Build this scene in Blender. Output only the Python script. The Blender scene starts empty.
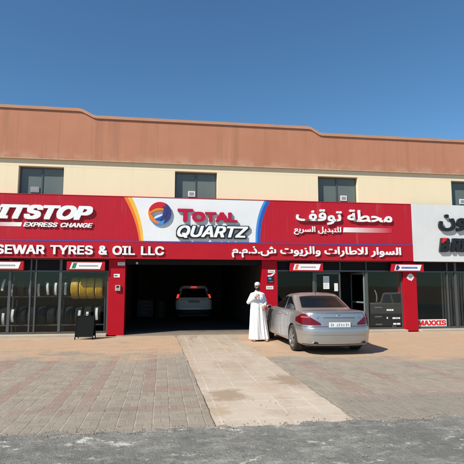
import bpy, bmesh, math, random
from mathutils import Vector, Matrix
random.seed(7)
S = bpy.context.scene
COL = S.collection
R = math.radians

# ------------------------------------------------------------------ camera, sky, sun, exposure
cam = bpy.data.cameras.new('camera'); camo = bpy.data.objects.new('camera', cam); COL.objects.link(camo)
cam.sensor_width = 36.0; cam.lens = 36.0 * 470 / 464; cam.clip_start = 0.1; cam.clip_end = 6000
camo.location = (0, -16.56, 1.66)
camo.rotation_euler = (R(90 + 6.55), 0, R(-8.4))
S.camera = camo
SUN_AZ, SUN_EL = 55.0, 43.0          # degrees left of the facade normal, height
w = bpy.data.worlds.new('World'); S.world = w; w.use_nodes = True
nt = w.node_tree; nt.nodes.clear()
sky = nt.nodes.new('ShaderNodeTexSky'); sky.sky_type = 'NISHITA'; sky.sun_disc = False
sky.sun_elevation = R(SUN_EL); sky.sun_rotation = R(180 + SUN_AZ)
sky.air_density = 1.0; sky.dust_density = 0.0; sky.ozone_density = 4.0; sky.altitude = 0
bg = nt.nodes.new('ShaderNodeBackground'); bg.inputs['Strength'].default_value = 0.095
wo = nt.nodes.new('ShaderNodeOutputWorld')
tint = nt.nodes.new('ShaderNodeMix'); tint.data_type = 'RGBA'; tint.blend_type = 'MULTIPLY'; tint.inputs[0].default_value = 1.0
tint.inputs[7].default_value = (0.66, 0.93, 1.02, 1)     # clearer, deeper desert blue
nt.links.new(sky.outputs[0], tint.inputs[6]); nt.links.new(tint.outputs[2], bg.inputs[0]); nt.links.new(bg.outputs[0], wo.inputs[0])
sl = bpy.data.lights.new('sun', 'SUN'); sl.energy = 4.6; sl.angle = R(0.55); sl.color = (1.0, 0.945, 0.84)
so = bpy.data.objects.new('sun', sl); COL.objects.link(so)
sd = Vector((-math.sin(R(SUN_AZ)) * math.cos(R(SUN_EL)), -math.cos(R(SUN_AZ)) * math.cos(R(SUN_EL)), math.sin(R(SUN_EL))))
so.rotation_euler = (-sd).to_track_quat('-Z', 'Y').to_euler(); so.location = sd * 60
S.view_settings.view_transform = 'Standard'; S.view_settings.look = 'None'
S.view_settings.exposure = 0.36; S.view_settings.gamma = 1.0; S.view_settings.use_curve_mapping = False

# ------------------------------------------------------------------ material helpers
class NT:
    def __init__(s, name):
        s.m = bpy.data.materials.new(name); s.m.use_nodes = True; s.t = s.m.node_tree; s.t.nodes.clear()
        s.out = s.n('OutputMaterial'); s.pos = None
    def n(s, typ, **k):
        d = s.t.nodes.new('ShaderNode' + typ)
        for a, b in k.items(): setattr(d, a, b)
        return d
    def l(s, a, b): s.t.links.new(a, b)
    def put(s, sock, v):
        if hasattr(v, 'is_output') or isinstance(v, bpy.types.NodeSocket): s.l(v, sock)
        elif isinstance(v, (tuple, list)) and len(v) == 3 and sock.type == 'RGBA': sock.default_value = (*v, 1)
        else: sock.default_value = v
    def P(s):
        if s.pos is None: s.pos = s.n('NewGeometry').outputs['Position']
        return s.pos
    def O(s): return s.n('TexCoord').outputs['Object']
    def map(s, v, scale=(1, 1, 1), loc=(0, 0, 0)):
        d = s.n('Mapping'); s.l(v, d.inputs[0]); d.inputs['Scale'].default_value = scale; d.inputs['Location'].default_value = loc
        return d.outputs[0]
    def noise(s, v, sc, det=4, rough=0.55, dist=0.0):
        d = s.n('TexNoise'); s.l(v, d.inputs['Vector']); d.inputs['Scale'].default_value = sc
        d.inputs['Detail'].default_value = det; d.inputs['Roughness'].default_value = rough; d.inputs['Distortion'].default_value = dist
        return d.outputs['Fac']
    def voro(s, v, sc, out='Distance', feature='F1'):
        d = s.n('TexVoronoi', feature=feature); s.l(v, d.inputs['Vector']); d.inputs['Scale'].default_value = sc
        return d.outputs[out]
    def M(s, op, a, b=0.0, c=None):
        d = s.n('Math', operation=op); s.put(d.inputs[0], a); s.put(d.inputs[1], b)
        if c is not None: s.put(d.inputs[2], c)
        return d.outputs[0]
    def step(s, v, lo, hi, a=0.0, b=1.0):
        d = s.n('MapRange', interpolation_type='SMOOTHSTEP'); s.put(d.inputs[0], v)
        for i, x in enumerate((lo, hi, a, b)): d.inputs[i + 1].default_value = x
        return d.outputs[0]
    def lin(s, v, lo, hi, a=0.0, b=1.0):
        d = s.n('MapRange'); s.put(d.inputs[0], v)
        for i, x in enumerate((lo, hi, a, b)): d.inputs[i + 1].default_value = x
        return d.outputs[0]
    def mix(s, f, a, b, mode='MIX'):
        d = s.n('Mix', data_type='RGBA', blend_type=mode); s.put(d.inputs[0], f); s.put(d.inputs[6], a); s.put(d.inputs[7], b)
        return d.outputs[2]
    def xyz(s, v):
        d = s.n('SeparateXYZ'); s.l(v, d.inputs[0]); return d.outputs
    def bump(s, h, strength=0.3, dist=0.01, nrm=None):
        d = s.n('Bump'); s.put(d.inputs['Height'], h); d.inputs['Strength'].default_value = strength; d.inputs['Distance'].default_value = dist
        if nrm: s.l(nrm, d.inputs['Normal'])
        return d.outputs[0]
    def bsdf(s, col, rough=0.6, metal=0.0, nrm=None, spec=0.5, coat=0.0, emit=None, estr=0.0, coatr=0.03):
        d = s.n('BsdfPrincipled'); s.put(d.inputs['Base Color'], col); s.put(d.inputs['Roughness'], rough); s.put(d.inputs['Metallic'], metal)
        d.inputs['Specular IOR Level'].default_value = spec; d.inputs['Coat Weight'].default_value = coat; d.inputs['Coat Roughness'].default_value = coatr
        if nrm: s.l(nrm, d.inputs['Normal'])
        if emit: s.put(d.inputs['Emission Color'], emit); d.inputs['Emission Strength'].default_value = estr
        s.l(d.outputs[0], s.out.inputs[0]); return s.m

def plain(name, col, rough=0.6, metal=0.0, spec=0.5, coat=0.0, var=0.12, sc=6.0, bump=0.0, bsc=60.0, emit=None, estr=0.0):
    t = NT(name); o = t.O()
    f = t.noise(o, sc, 5, 0.6)
    c = t.mix(f, tuple(x * (1 - var) for x in col), tuple(min(1, x * (1 + var)) for x in col))
    nrm = t.bump(t.noise(o, bsc, 3), bump, 0.004) if bump else None
    rr = t.lin(t.noise(o, sc * 2.3, 4), 0.3, 0.7, max(0.02, rough - 0.06), min(1, rough + 0.08))
    return t.bsdf(c, rr, metal, nrm, spec, coat, emit, estr)

def glass_mat(name, tint, refl=1.0, dirt=0.0):
    t = NT(name)
    tr = t.n('BsdfTransparent'); tr.inputs[0].default_value = (*tint, 1)
    gl = t.n('BsdfGlossy'); gl.inputs['Color'].default_value = (0.9, 0.95, 0.95, 1); gl.inputs['Roughness'].default_value = 0.02
    wob = t.bump(t.noise(t.P(), 1.3, 2), 0.05, 0.02); t.l(wob, gl.inputs['Normal'])
    fr = t.n('Fresnel'); t.l(t.lin(t.n('NewGeometry').outputs['Backfacing'], 0, 1, 1.5, 1 / 1.5), fr.inputs[0])
    mx = t.n('MixShader'); t.l(t.M('MULTIPLY', fr.outputs[0], refl), mx.inputs[0]); t.l(tr.outputs[0], mx.inputs[1]); t.l(gl.outputs[0], mx.inputs[2])
    df = t.n('BsdfDiffuse'); df.inputs[0].default_value = (0.35, 0.32, 0.27, 1)
    m2 = t.n('MixShader'); t.l(t.lin(t.noise(t.map(t.P(), (1, 1, 0.6)), 2.2, 5), 0.35, 0.8, dirt * 0.4, dirt * 1.8), m2.inputs[0])
    t.l(mx.outputs[0], m2.inputs[1]); t.l(df.outputs[0], m2.inputs[2]); t.l(m2.outputs[0], t.out.inputs[0])
    return t.m

# ---- walls
def cream_wall():
    t = NT('cream_render'); p = t.P()
    f = t.noise(p, 0.8, 6, 0.6)
    streak = t.noise(t.map(p, (5, 5, 0.25)), 1.0, 5, 0.65)
    c = t.mix(f, (0.77, 0.65, 0.44), (0.83, 0.71, 0.50))
    c = t.mix(t.step(streak, 0.52, 0.85, 0, 0.28), c, (0.55, 0.44, 0.28))
    return t.bsdf(c, 0.85, nrm=t.bump(t.noise(p, 70, 4), 0.25, 0.004), spec=0.2)
def terracotta():
    t = NT('terracotta_render'); p = t.P()
    c = t.mix(t.noise(p, 0.5, 6, 0.65), (0.40, 0.168, 0.098), (0.52, 0.245, 0.155))
    streak = t.noise(t.map(p, (3.2, 3.2, 0.16)), 1.0, 6, 0.7)
    c = t.mix(t.step(streak, 0.45, 0.8, 0, 0.55), c, (0.30, 0.135, 0.085))
    streak2 = t.noise(t.map(p, (7.0, 7, 0.3), (13, 3, 4)), 1.0, 5, 0.7)
    c = t.mix(t.step(streak2, 0.56, 0.8, 0, 0.4), c, (0.56, 0.34, 0.24))
    x, y, z = t.xyz(p)
    low = t.M('MULTIPLY', t.step(z, 6.0, 6.35, 1, 0), t.step(t.noise(p, 3.0, 4), 0.42, 0.65))
    c = t.mix(t.M('MULTIPLY', low, 0.35), c, (0.58, 0.42, 0.30))
    return t.bsdf(c, 0.88, nrm=t.bump(t.noise(p, 40, 5), 0.35, 0.006), spec=0.2)
def ribbed(name, col, spec=0.4, rough=0.42, amt=0.6):
    t = NT(name); p = t.P(); x, y, z = t.xyz(p)
    f = t.noise(p, 1.1, 5, 0.6)
    c = t.mix(f, tuple(v * 0.88 for v in col), tuple(min(1, v * 1.08) for v in col))
    dust = t.noise(t.map(p, (6, 6, 0.5)), 1.0, 5, 0.6)
    c = t.mix(t.step(dust, 0.55, 0.85, 0, 0.16), c, (0.5, 0.4, 0.32))
    rib = t.M('SINE', t.M('MULTIPLY', x, 2 * math.pi / 0.06))
    n1 = t.bump(rib, amt, 0.006)
    return t.bsdf(c, rough, nrm=n1, spec=spec)
CREAM = cream_wall(); TERRA = terracotta()
COPING = plain('coping_render', (0.47, 0.25, 0.165), 0.85, var=0.2, sc=1.4, spec=0.2, bump=0.2)
RED_P = ribbed('red_cladding', (0.46, 0.012, 0.026), spec=0.25, amt=0.16)
WHITE_P = ribbed('white_cladding', (0.78, 0.79, 0.80), amt=0.05)
WHITE_G = ribbed('pale_grey_cladding', (0.68, 0.685, 0.68), amt=0.02)
RED_BAND = plain('red_band_paint', (0.44, 0.009, 0.020), 0.45, sc=1.2, spec=0.25)
RED_PIL = plain('red_pillar_paint', (0.42, 0.004, 0.014), 0.5, sc=1.5, var=0.14, spec=0.2)
YELLOW_S = plain('orange_yellow_film', (0.85, 0.47, 0.05), 0.4)
ORANGE_S = plain('deep_orange_film', (0.78, 0.20, 0.02), 0.4)
BLUE_S = plain('blue_film', (0.02, 0.09, 0.42), 0.4)
LBLUE_S = plain('light_blue_film', (0.05, 0.26, 0.62), 0.4)
NAVY = plain('navy_paint', (0.03, 0.035, 0.16), 0.4)
PURPLE = plain('violet_blue_trim', (0.09, 0.06, 0.30), 0.4)
WHITE_L = plain('white_letter_acrylic', (0.84, 0.84, 0.83), 0.35, var=0.03)
BLACK_L = plain('black_letter_acrylic', (0.012, 0.012, 0.013), 0.35)
DRED_L = plain('dark_red_letter_acrylic', (0.47, 0.010, 0.045), 0.4, spec=0.25)
RED_L = plain('bright_red_print', (0.62, 0.015, 0.02), 0.4)
GREEN_L = plain('green_print', (0.01, 0.22, 0.09), 0.4)
GREY_L = plain('grey_print', (0.28, 0.28, 0.29), 0.5)
PAPER = plain('paper', (0.74, 0.74, 0.72), 0.7, var=0.06)
FRAME = plain('grey_aluminium', (0.10, 0.105, 0.105), 0.38, metal=0.4, sc=3)
FRAME_G = plain('pale_green_aluminium', (0.22, 0.27, 0.25), 0.4, metal=0.2)
DARKP = plain('dark_panel', (0.012, 0.012, 0.013), 0.7, spec=0.15)
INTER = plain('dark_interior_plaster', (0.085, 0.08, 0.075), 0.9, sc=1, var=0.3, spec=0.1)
def gfloor():
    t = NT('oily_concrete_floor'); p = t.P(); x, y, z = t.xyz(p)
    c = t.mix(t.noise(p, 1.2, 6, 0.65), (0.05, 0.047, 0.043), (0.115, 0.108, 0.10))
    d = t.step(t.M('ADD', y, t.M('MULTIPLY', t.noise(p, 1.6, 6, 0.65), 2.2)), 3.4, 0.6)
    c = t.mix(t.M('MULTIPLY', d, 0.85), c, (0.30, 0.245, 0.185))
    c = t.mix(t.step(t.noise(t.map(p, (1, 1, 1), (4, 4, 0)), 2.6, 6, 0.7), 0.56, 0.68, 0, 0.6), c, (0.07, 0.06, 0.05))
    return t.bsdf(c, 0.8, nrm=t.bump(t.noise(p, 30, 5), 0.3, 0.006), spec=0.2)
GFLOOR = gfloor()
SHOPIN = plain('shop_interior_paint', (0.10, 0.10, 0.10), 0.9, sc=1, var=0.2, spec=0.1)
SILL = plain('dusty_concrete_step', (0.47, 0.39, 0.30), 0.9, sc=2.5, var=0.22, bump=0.3, spec=0.2)
GLASS = glass_mat('shop_glass', (0.90, 0.92, 0.91), 0.5, 0.0)
GLASS_D = glass_mat('tinted_glass', (0.22, 0.25, 0.25), 0.55, 0.0)
def upglass():
    t = NT('dusty_tinted_glass'); p = t.P()
    c = t.mix(t.noise(t.map(p, (1, 1, 0.5)), 2.0, 4), (0.10, 0.135, 0.125), (0.155, 0.17, 0.15))
    return t.bsdf(c, 0.10, spec=0.45, nrm=t.bump(t.noise(p, 1.1, 2), 0.06, 0.02))
UPGLASS = upglass()
CURTAIN = plain('vertical_blind', (0.16, 0.155, 0.15), 0.9, sc=3)
ROOM = plain('room_behind_window', (0.22, 0.25, 0.25), 0.9, sc=0.8, var=0.35)
BLIND = plain('pale_room_blind', (0.42, 0.40, 0.35), 0.9, sc=2)
# ---- vehicles, people, goods
def car_paint(name, col, metal):
    t = NT(name); o = t.O()
    fl = t.voro(o, 900, 'Color')
    d = t.n('SeparateColor'); t.l(fl, d.inputs[0])
    c = t.mix(t.lin(d.outputs[0], 0, 1, 0, 0.18), col, (0.75, 0.75, 0.76))
    dust = t.noise(o, 2.2, 5, 0.6)
    z = t.xyz(o)[2]
    f = t.M('MULTIPLY', t.step(z, 0.2, 0.6, 0.35, 0.02), t.step(dust, 0.25, 0.75))
    c = t.mix(f, c, (0.40, 0.33, 0.25))
    return t.bsdf(c, t.M('ADD', 0.28, t.M('MULTIPLY', f, 0.4)), t.M('SUBTRACT', metal, t.M('MULTIPLY', f, metal)), spec=0.5, coat=0.35)
SILVER = car_paint('silver_metallic_paint', (0.45, 0.44, 0.43), 0.78)
CARWHITE = car_paint('white_car_paint', (0.80, 0.80, 0.79), 0.0)
CARGLASS = plain('dark_car_glass', (0.008, 0.009, 0.010), 0.05, spec=0.3)
CHROME = plain('chrome', (0.62, 0.62, 0.62), 0.16, metal=1.0)
RIM = plain('alloy_rim', (0.42, 0.42, 0.42), 0.3, metal=0.85)
RUBBER = plain('tyre_rubber', (0.018, 0.0175, 0.017), 0.82, spec=0.3, bump=0.35, bsc=90)
RUBBER_D = plain('dusty_tyre_rubber', (0.045, 0.041, 0.036), 0.9, spec=0.25, bump=0.35, bsc=90, var=0.3)
BLACKPL = plain('black_plastic', (0.016, 0.016, 0.017), 0.55, bump=0.15)
TAIL = plain('tail_lamp_red', (0.13, 0.002, 0.006), 0.16, spec=0.35, coat=0.3)
TAILC = plain('tail_lamp_clear', (0.34, 0.07, 0.07), 0.2, coat=0.3)
TAIL_LIT = plain('tail_lamp_lit', (0.5, 0.02, 0.01), 0.2, emit=(1.0, 0.06, 0.03), estr=0.8)
YWRAP = None
def ywrap():
    t = NT('yellow_tyre_wrap'); o = t.O()
    c = t.mix(t.noise(o, 7, 5, 0.65), (0.50, 0.285, 0.012), (0.74, 0.46, 0.04))
    x = t.xyz(o)[0]
    hgt = t.M('ADD', t.M('SINE', t.M('MULTIPLY', x, 140.0)), t.M('MULTIPLY', t.noise(o, 22, 4), 1.6))
    return t.bsdf(c, 0.42, nrm=t.bump(hgt, 0.5, 0.006))
YWRAP = ywrap()
SKIN = plain('skin', (0.37, 0.205, 0.13), 0.55, var=0.08)
CLOTH = plain('white_cotton', (0.74, 0.74, 0.75), 0.85, var=0.04, spec=0.2, bump=0.7, bsc=11)
HAIR = plain('black_hair', (0.012, 0.010, 0.009), 0.7, bump=0.4, bsc=150)
LEATHER = plain('brown_leather', (0.16, 0.085, 0.045), 0.6)

# ---- ground
def sand_col(t, p):
    return t.mix(t.noise(p, 2.5, 6, 0.65), (0.46, 0.29, 0.175), (0.60, 0.41, 0.265))
def fine(t, p):
    g = t.noise(p, 55, 6, 0.75)
    return g
def pavers():
    t = NT('block_paving'); p = t.P(); x, y, z = t.xyz(p)
    q = 0.212
    wx = t.M('ADD', x, t.M('MULTIPLY', t.M('SUBTRACT', t.noise(p, 1.1, 2), 0.5), 0.03)); wy = t.M('ADD', y, t.M('MULTIPLY', t.M('SUBTRACT', t.noise(t.map(p, (1, 1, 1), (7, 3, 0)), 1.1, 2), 0.5), 0.03))
    u = t.M('DIVIDE', t.M('ADD', wx, 20.014), q); v = t.M('DIVIDE', t.M('ADD', wy, 40.0), q)
    iu = t.M('FLOOR', u); iv = t.M('FLOOR', v); fu = t.M('SUBTRACT', u, iu); fv = t.M('SUBTRACT', v, iv)
    par = t.M('MODULO', t.M('ADD', iu, iv), 2.0)
    pu = t.M('GREATER_THAN', fu, 0.5); pv = t.M('GREATER_THAN', fv, 0.5)
    half = t.M('ADD', t.M('MULTIPLY', par, pu), t.M('MULTIPLY', t.M('SUBTRACT', 1.0, par), pv))
    wn = t.n('TexWhiteNoise', noise_dimensions='3D'); cb = t.n('CombineXYZ')
    t.l(iu, cb.inputs[0]); t.l(iv, cb.inputs[1]); t.l(half, cb.inputs[2]); t.l(cb.outputs[0], wn.inputs['Vector'])
    rnd = wn.outputs['Value']
    eu = t.M('MINIMUM', fu, t.M('SUBTRACT', 1.0, fu)); ev = t.M('MINIMUM', fv, t.M('SUBTRACT', 1.0, fv))
    mu = t.M('ABSOLUTE', t.M('SUBTRACT', fu, 0.5)); mv = t.M('ABSOLUTE', t.M('SUBTRACT', fv, 0.5))
    mid = t.M('ADD', t.M('MULTIPLY', par, mu), t.M('MULTIPLY', t.M('SUBTRACT', 1.0, par), mv))
    jw = t.lin(t.noise(p, 6, 3), 0.3, 0.7, 0.7, 1.4)
    jedge = t.step(t.M('DIVIDE', eu, jw), 0.022, 0.05)        # strips along the view read stronger
    jev = t.step(t.M('DIVIDE', ev, jw), 0.012, 0.035); jm = t.step(t.M('DIVIDE', mid, jw), 0.010, 0.03)
    j = t.M('MINIMUM', jedge, t.M('MINIMUM', jev, jm))
    grey = t.mix(rnd, (0.255, 0.215, 0.162), (0.365, 0.312, 0.24))
    red = t.mix(rnd, (0.265, 0.155, 0.128), (0.345, 0.205, 0.168))
    def band(a, lo, hi): return t.M('MULTIPLY', t.M('GREATER_THAN', a, lo), t.M('LESS_THAN', a, hi))
    ux = t.M('MULTIPLY', t.M('ADD', iu, 0.5), q); uy = t.M('MULTIPLY', t.M('ADD', iv, 0.5), q)
    cx = t.M('SUBTRACT', ux, 20.014); cy = t.M('SUBTRACT', uy, 40.0)
    bands = [((-1.62, -1.32), (-9.9, -5.2)), ((-1.20, -0.88), (-9.9, -4.4)), ((-0.36, -0.05), (-8.8, -2.6)), ((-2.5, -2.2), (-9.2, -4.8)),
             ((-0.36, 0.62), (-8.8, -8.5)), ((-1.9, 0.62), (-9.95, -9.6)), ((4.0, 4.25), (-9.6, -5.0)), ((5.28, 5.52), (-9.6, -5.0)), ((2.95, 3.2), (-9.6, -6.0)),
             ((6.6, 6.85), (-9.2, -5.0)), ((3.0, 5.5), (-9.75, -9.5)), ((-4.1, -3.9), (-9.5, -5)), ((-3.4, -3.15), (-9.5, -5))]
    rm = None
    for (a, b), (c, d) in bands:
        e = t.M('MULTIPLY', band(cx, a, b), band(cy, c, d)); rm = e if rm is None else t.M('MAXIMUM', rm, e)
    wear = t.step(t.noise(p, 1.6, 5, 0.6), 0.30, 0.58)
    rm = t.M('MULTIPLY', rm, t.M('ADD', 0.42, t.M('MULTIPLY', wear, 0.58)))
    rm = t.M('MULTIPLY', rm, t.step(x, 2.0, 3.5, 1.0, 0.95))
    c = t.mix(rm, grey, red)
    c = t.mix(t.step(t.noise(p, 0.55, 5, 0.6), 0.4, 0.7, 0, 0.45), c, (0.235, 0.205, 0.175))
    c = t.mix(t.M('MULTIPLY', t.step(fine(t, p), 0.35, 0.7), 0.35), c, (0.40, 0.35, 0.285))
    jc = t.mix(t.step(t.noise(p, 3, 4), 0.35, 0.6), (0.17, 0.145, 0.115), (0.49, 0.42, 0.33))
    c = t.mix(t.M('MULTIPLY', t.M('SUBTRACT', 1.0, j), 0.75), c, jc)
    # dust and sand blown over the blocks, thicker towards the shop
    big = t.noise(t.map(p, (0.55, 1.0, 1)), 1.0, 8, 0.66)
    right = t.M('MULTIPLY', t.step(x, 1.5, 4.0, 0.0, 0.55), t.lin(y, -7.2, -4.6))
    base = t.M('ADD', t.M('ADD', t.lin(y, -8.5, -2.6, -0.42, 0.48), right), t.M('MULTIPLY', t.step(x, 1.5, 3.0), t.lin(x, 3.0, 8.0, -0.12, 0.36)))
    base = t.M('SUBTRACT', base, t.lin(y, -5.2, -8.0, 0.0, 0.75))
    s = t.step(t.M('ADD', base, t.M('MULTIPLY', t.M('SUBTRACT', big, 0.5), 2.3)), -0.05, 0.36)
    s = t.M('MULTIPLY', s, t.lin(t.noise(p, 7, 5, 0.7), 0.25, 0.7, 0.62, 1.0))
    haze = t.M('MULTIPLY', t.step(t.noise(t.map(p, (0.6, 1.0, 1), (3, 17, 0)), 1.2, 6, 0.65), 0.36, 0.66), t.step(x, 1.0, 4.5, 0.28, 0.48))
    c = t.mix(haze, c, (0.41, 0.335, 0.255))
    front = t.M('MULTIPLY', t.step(x, 2.4, 2.7), t.step(y, -9.55, -9.75))
    c = t.mix(t.M('MULTIPLY', front, 0.35), c, (0.20, 0.185, 0.155))
    spk = t.voro(p, 120, 'Color'); sd_ = t.n('SeparateColor'); t.l(spk, sd_.inputs[0])
    c = t.mix(t.lin(sd_.outputs[0], 0, 1, 0.0, 0.26), c, (0.13, 0.11, 0.09)); c = t.mix(t.lin(sd_.outputs[1], 0.5, 1, 0.0, 0.26), c, (0.52, 0.47, 0.40))
    sc = sand_col(t, p)
    sc = t.mix(t.step(y, -2.2, -0.4, 0, 0.45), sc, (0.56, 0.44, 0.32))
    sc = t.mix(t.lin(sd_.outputs[2], 0.4, 1, 0.0, 0.22), sc, (0.26, 0.18, 0.11))
    sc = t.mix(t.step(t.noise(p, 0.7, 5), 0.45, 0.65, 0, 0.5), sc, (0.44, 0.335, 0.235))
    c = t.mix(s, c, sc)
    c = t.mix(t.step(t.noise(t.map(p, (1, 1, 1), (31, 9, 2)), 1.1, 6, 0.7), 0.60, 0.74, 0, 0.42), c, (0.21, 0.165, 0.12))
    c = t.mix(t.step(t.voro(p, 14), 0.10, 0.02, 0, 0.22), c, (0.10, 0.08, 0.06))
    h = t.M('ADD', t.M('MULTIPLY', t.M('MULTIPLY', j, t.M('SUBTRACT', 1.0, t.M('MULTIPLY', s, 0.9))), 1.0), t.M('MULTIPLY', fine(t, p), 0.8))
    h = t.M('ADD', h, t.M('MULTIPLY', rnd, 0.35)); h = t.M('ADD', h, t.M('MULTIPLY', t.noise(p, 18, 5, 0.7), 1.4))
    return t.bsdf(c, 0.9, nrm=t.bump(h, 0.6, 0.009), spec=0.2)
def slab():
    t = NT('concrete_driveway'); p = t.P(); x, y, z = t.xyz(p)
    c = t.mix(t.noise(p, 1.8, 6, 0.65), (0.42, 0.335, 0.25), (0.60, 0.505, 0.40))
    c = t.mix(t.step(t.noise(t.map(p, (1.2, 0.5, 1), (3, 1, 0)), 1.1, 6, 0.65), 0.5, 0.68, 0, 0.65), c, (0.42, 0.275, 0.17))
    c = t.mix(t.step(t.noise(t.map(p, (1, 1, 1), (5, 8, 0)), 2.2, 7, 0.72), 0.60, 0.72, 0, 0.55), c, (0.22, 0.155, 0.10))
    c = t.mix(t.M('MULTIPLY', t.step(fine(t, p), 0.45, 0.75), 0.35), c, (0.33, 0.27, 0.2))
    ed = t.M('MULTIPLY', t.step(t.M('ABSOLUTE', t.M('SUBTRACT', x, 1.5)), 0.55, 0.95), t.step(t.noise(t.map(p, (1.4, 0.6, 1), (9, 4, 0)), 1.6, 6, 0.68), 0.42, 0.62))
    c = t.mix(t.M('MULTIPLY', ed, 0.6), c, (0.35, 0.235, 0.15))
    c = t.mix(t.M('MULTIPLY', t.step(y, -6.5, -2.0), t.lin(t.noise(t.map(p, (1, 0.7, 1), (2, 6, 0)), 1.3, 5), 0.3, 0.7, 0.15, 0.7)), c, (0.375, 0.305, 0.225))
    spk = t.voro(p, 110, 'Color'); sd_ = t.n('SeparateColor'); t.l(spk, sd_.inputs[0])
    c = t.mix(t.lin(sd_.outputs[0], 0, 1, 0.0, 0.22), c, (0.20, 0.15, 0.10)); c = t.mix(t.lin(sd_.outputs[1], 0.5, 1, 0.0, 0.24), c, (0.70, 0.62, 0.52))
    def blot(cx, cy, r, sc_, amt, col):
        dx = t.M('SUBTRACT', x, cx); dy = t.M('MULTIPLY', t.M('SUBTRACT', y, cy), 0.7)
        dd = t.M('SQRT', t.M('ADD', t.M('MULTIPLY', dx, dx), t.M('MULTIPLY', dy, dy)))
        f = t.step(t.M('ADD', dd, t.M('MULTIPLY', t.M('SUBTRACT', t.noise(p, sc_, 7, 0.7), 0.5), r * 2.6)), r, r * 0.35)
        return t.mix(t.M('MULTIPLY', f, amt), c, col)
    c = t.mix(t.M('MULTIPLY', t.step(y, -7.8, -9.3), t.step(t.noise(t.map(p, (1, 1, 1), (1, 12, 0)), 1.5, 6, 0.66), 0.36, 0.56, 0.1, 0.65)), c, (0.585, 0.495, 0.39))
    def ln(a, per, off, wd):
        f = t.M('FRACT', t.M('DIVIDE', t.M('ADD', a, off), per)); return t.step(t.M('MINIMUM', f, t.M('SUBTRACT', 1.0, f)), wd, wd * 2.2)
    wob = t.M('MULTIPLY', t.M('SUBTRACT', t.noise(p, 3, 3), 0.5), 0.05)
    j = t.M('MINIMUM', ln(t.M('ADD', x, wob), 0.45, 19.95, 0.016), ln(t.M('ADD', y, wob), 0.45, 40.25, 0.020))
    jm = t.M('MULTIPLY', t.M('SUBTRACT', 1.0, j), t.step(t.noise(p, 1.3, 4), 0.42, 0.54))
    c = t.mix(t.M('MULTIPLY', jm, 0.38), c, (0.74, 0.66, 0.55))
    c = blot(0.98, -9.25, 0.42, 2.4, 0.75, (0.31, 0.215, 0.135)); c = blot(0.75, -10.1, 0.22, 4.0, 0.6, (0.40, 0.28, 0.175)); c = blot(2.25, -8.3, 0.45, 2.6, 0.7, (0.29, 0.20, 0.13)); c = blot(1.5, -6.6, 0.5, 2.0, 0.35, (0.33, 0.255, 0.18))
    # oil and tyre-dirt trail in the middle of the lane
    c = t.mix(t.M('MULTIPLY', t.step(t.noise(t.map(p, (3, 0.4, 1)), 1.0, 5), 0.52, 0.7), t.step(y, -6.0, -1.0, 0, 0.5)), c, (0.20, 0.165, 0.13))
    return t.bsdf(c, 0.9, nrm=t.bump(t.M('ADD', fine(t, p), t.M('MULTIPLY', t.noise(p, 9, 5), 1.5)), 0.5, 0.008), spec=0.2)
def asphalt():
    t = NT('worn_asphalt'); p = t.P(); x, y, z = t.xyz(p)
    agg = t.voro(p, 75, 'Color'); d = t.n('SeparateColor'); t.l(agg, d.inputs[0])
    c = t.mix(d.outputs[0], (0.19, 0.185, 0.163), (0.325, 0.313, 0.274))
    c = t.mix(t.step(t.noise(p, 0.9, 6, 0.65), 0.36, 0.62, 0, 0.75), c, (0.155, 0.152, 0.136))
    c = t.mix(t.step(t.noise(t.map(p, (1, 1.8, 1)), 2.2, 8, 0.75), 0.50, 0.66, 0, 0.75), c, (0.375, 0.36, 0.312))
    c = t.mix(t.step(t.noise(t.map(p, (1, 1.5, 1), (8, 1, 0)), 5.5, 8, 0.75), 0.52, 0.66, 0, 0.6), c, (0.11, 0.11, 0.105))
    c = t.mix(t.step(t.noise(t.map(p, (1, 1.5, 1), (4, 2, 0)), 2.0, 9, 0.74), 0.575, 0.63, 0, 0.85), c, (0.60, 0.56, 0.48))
    c = t.mix(t.step(t.noise(t.map(p, (1, 1.3, 1), (14, 22, 0)), 6.0, 7, 0.74), 0.61, 0.68, 0, 0.8), c, (0.58, 0.545, 0.475))
    edge = t.M('MULTIPLY', t.step(y, -11.15, -10.8), t.step(t.noise(p, 5, 6, 0.7), 0.42, 0.60))
    c = t.mix(t.M('MULTIPLY', edge, 0.6), c, (0.37, 0.335, 0.285))
    dk = t.M('MULTIPLY', t.step(t.M('ABSOLUTE', t.M('ADD', y, 10.93)), 0.10, 0.02), t.step(t.noise(p, 2.5, 5, 0.7), 0.45, 0.6))
    c = t.mix(t.M('MULTIPLY', dk, 0.6), c, (0.09, 0.088, 0.08))
    h = t.M('ADD', t.M('MULTIPLY', t.voro(p, 60), 0.5), t.M('MULTIPLY', t.noise(p, 9, 7, 0.72), 3.0))
    return t.bsdf(c, 0.88, nrm=t.bump(h, 0.7, 0.016), spec=0.2)
def desert():
    t = NT('sandy_ground'); p = t.P()
    c = t.mix(t.noise(p, 0.05, 6), (0.36, 0.27, 0.18), (0.46, 0.35, 0.24))
    return t.bsdf(c, 0.95, nrm=t.bump(t.noise(p, 6, 6), 0.4, 0.03), spec=0.1)
PAVERS = pavers(); SLAB = slab(); ASPHALT = asphalt(); DESERT = desert()
GRAVEL = plain('loose_gravel', (0.30, 0.27, 0.23), 0.95, var=0.35, sc=9, spec=0.2)

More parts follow.
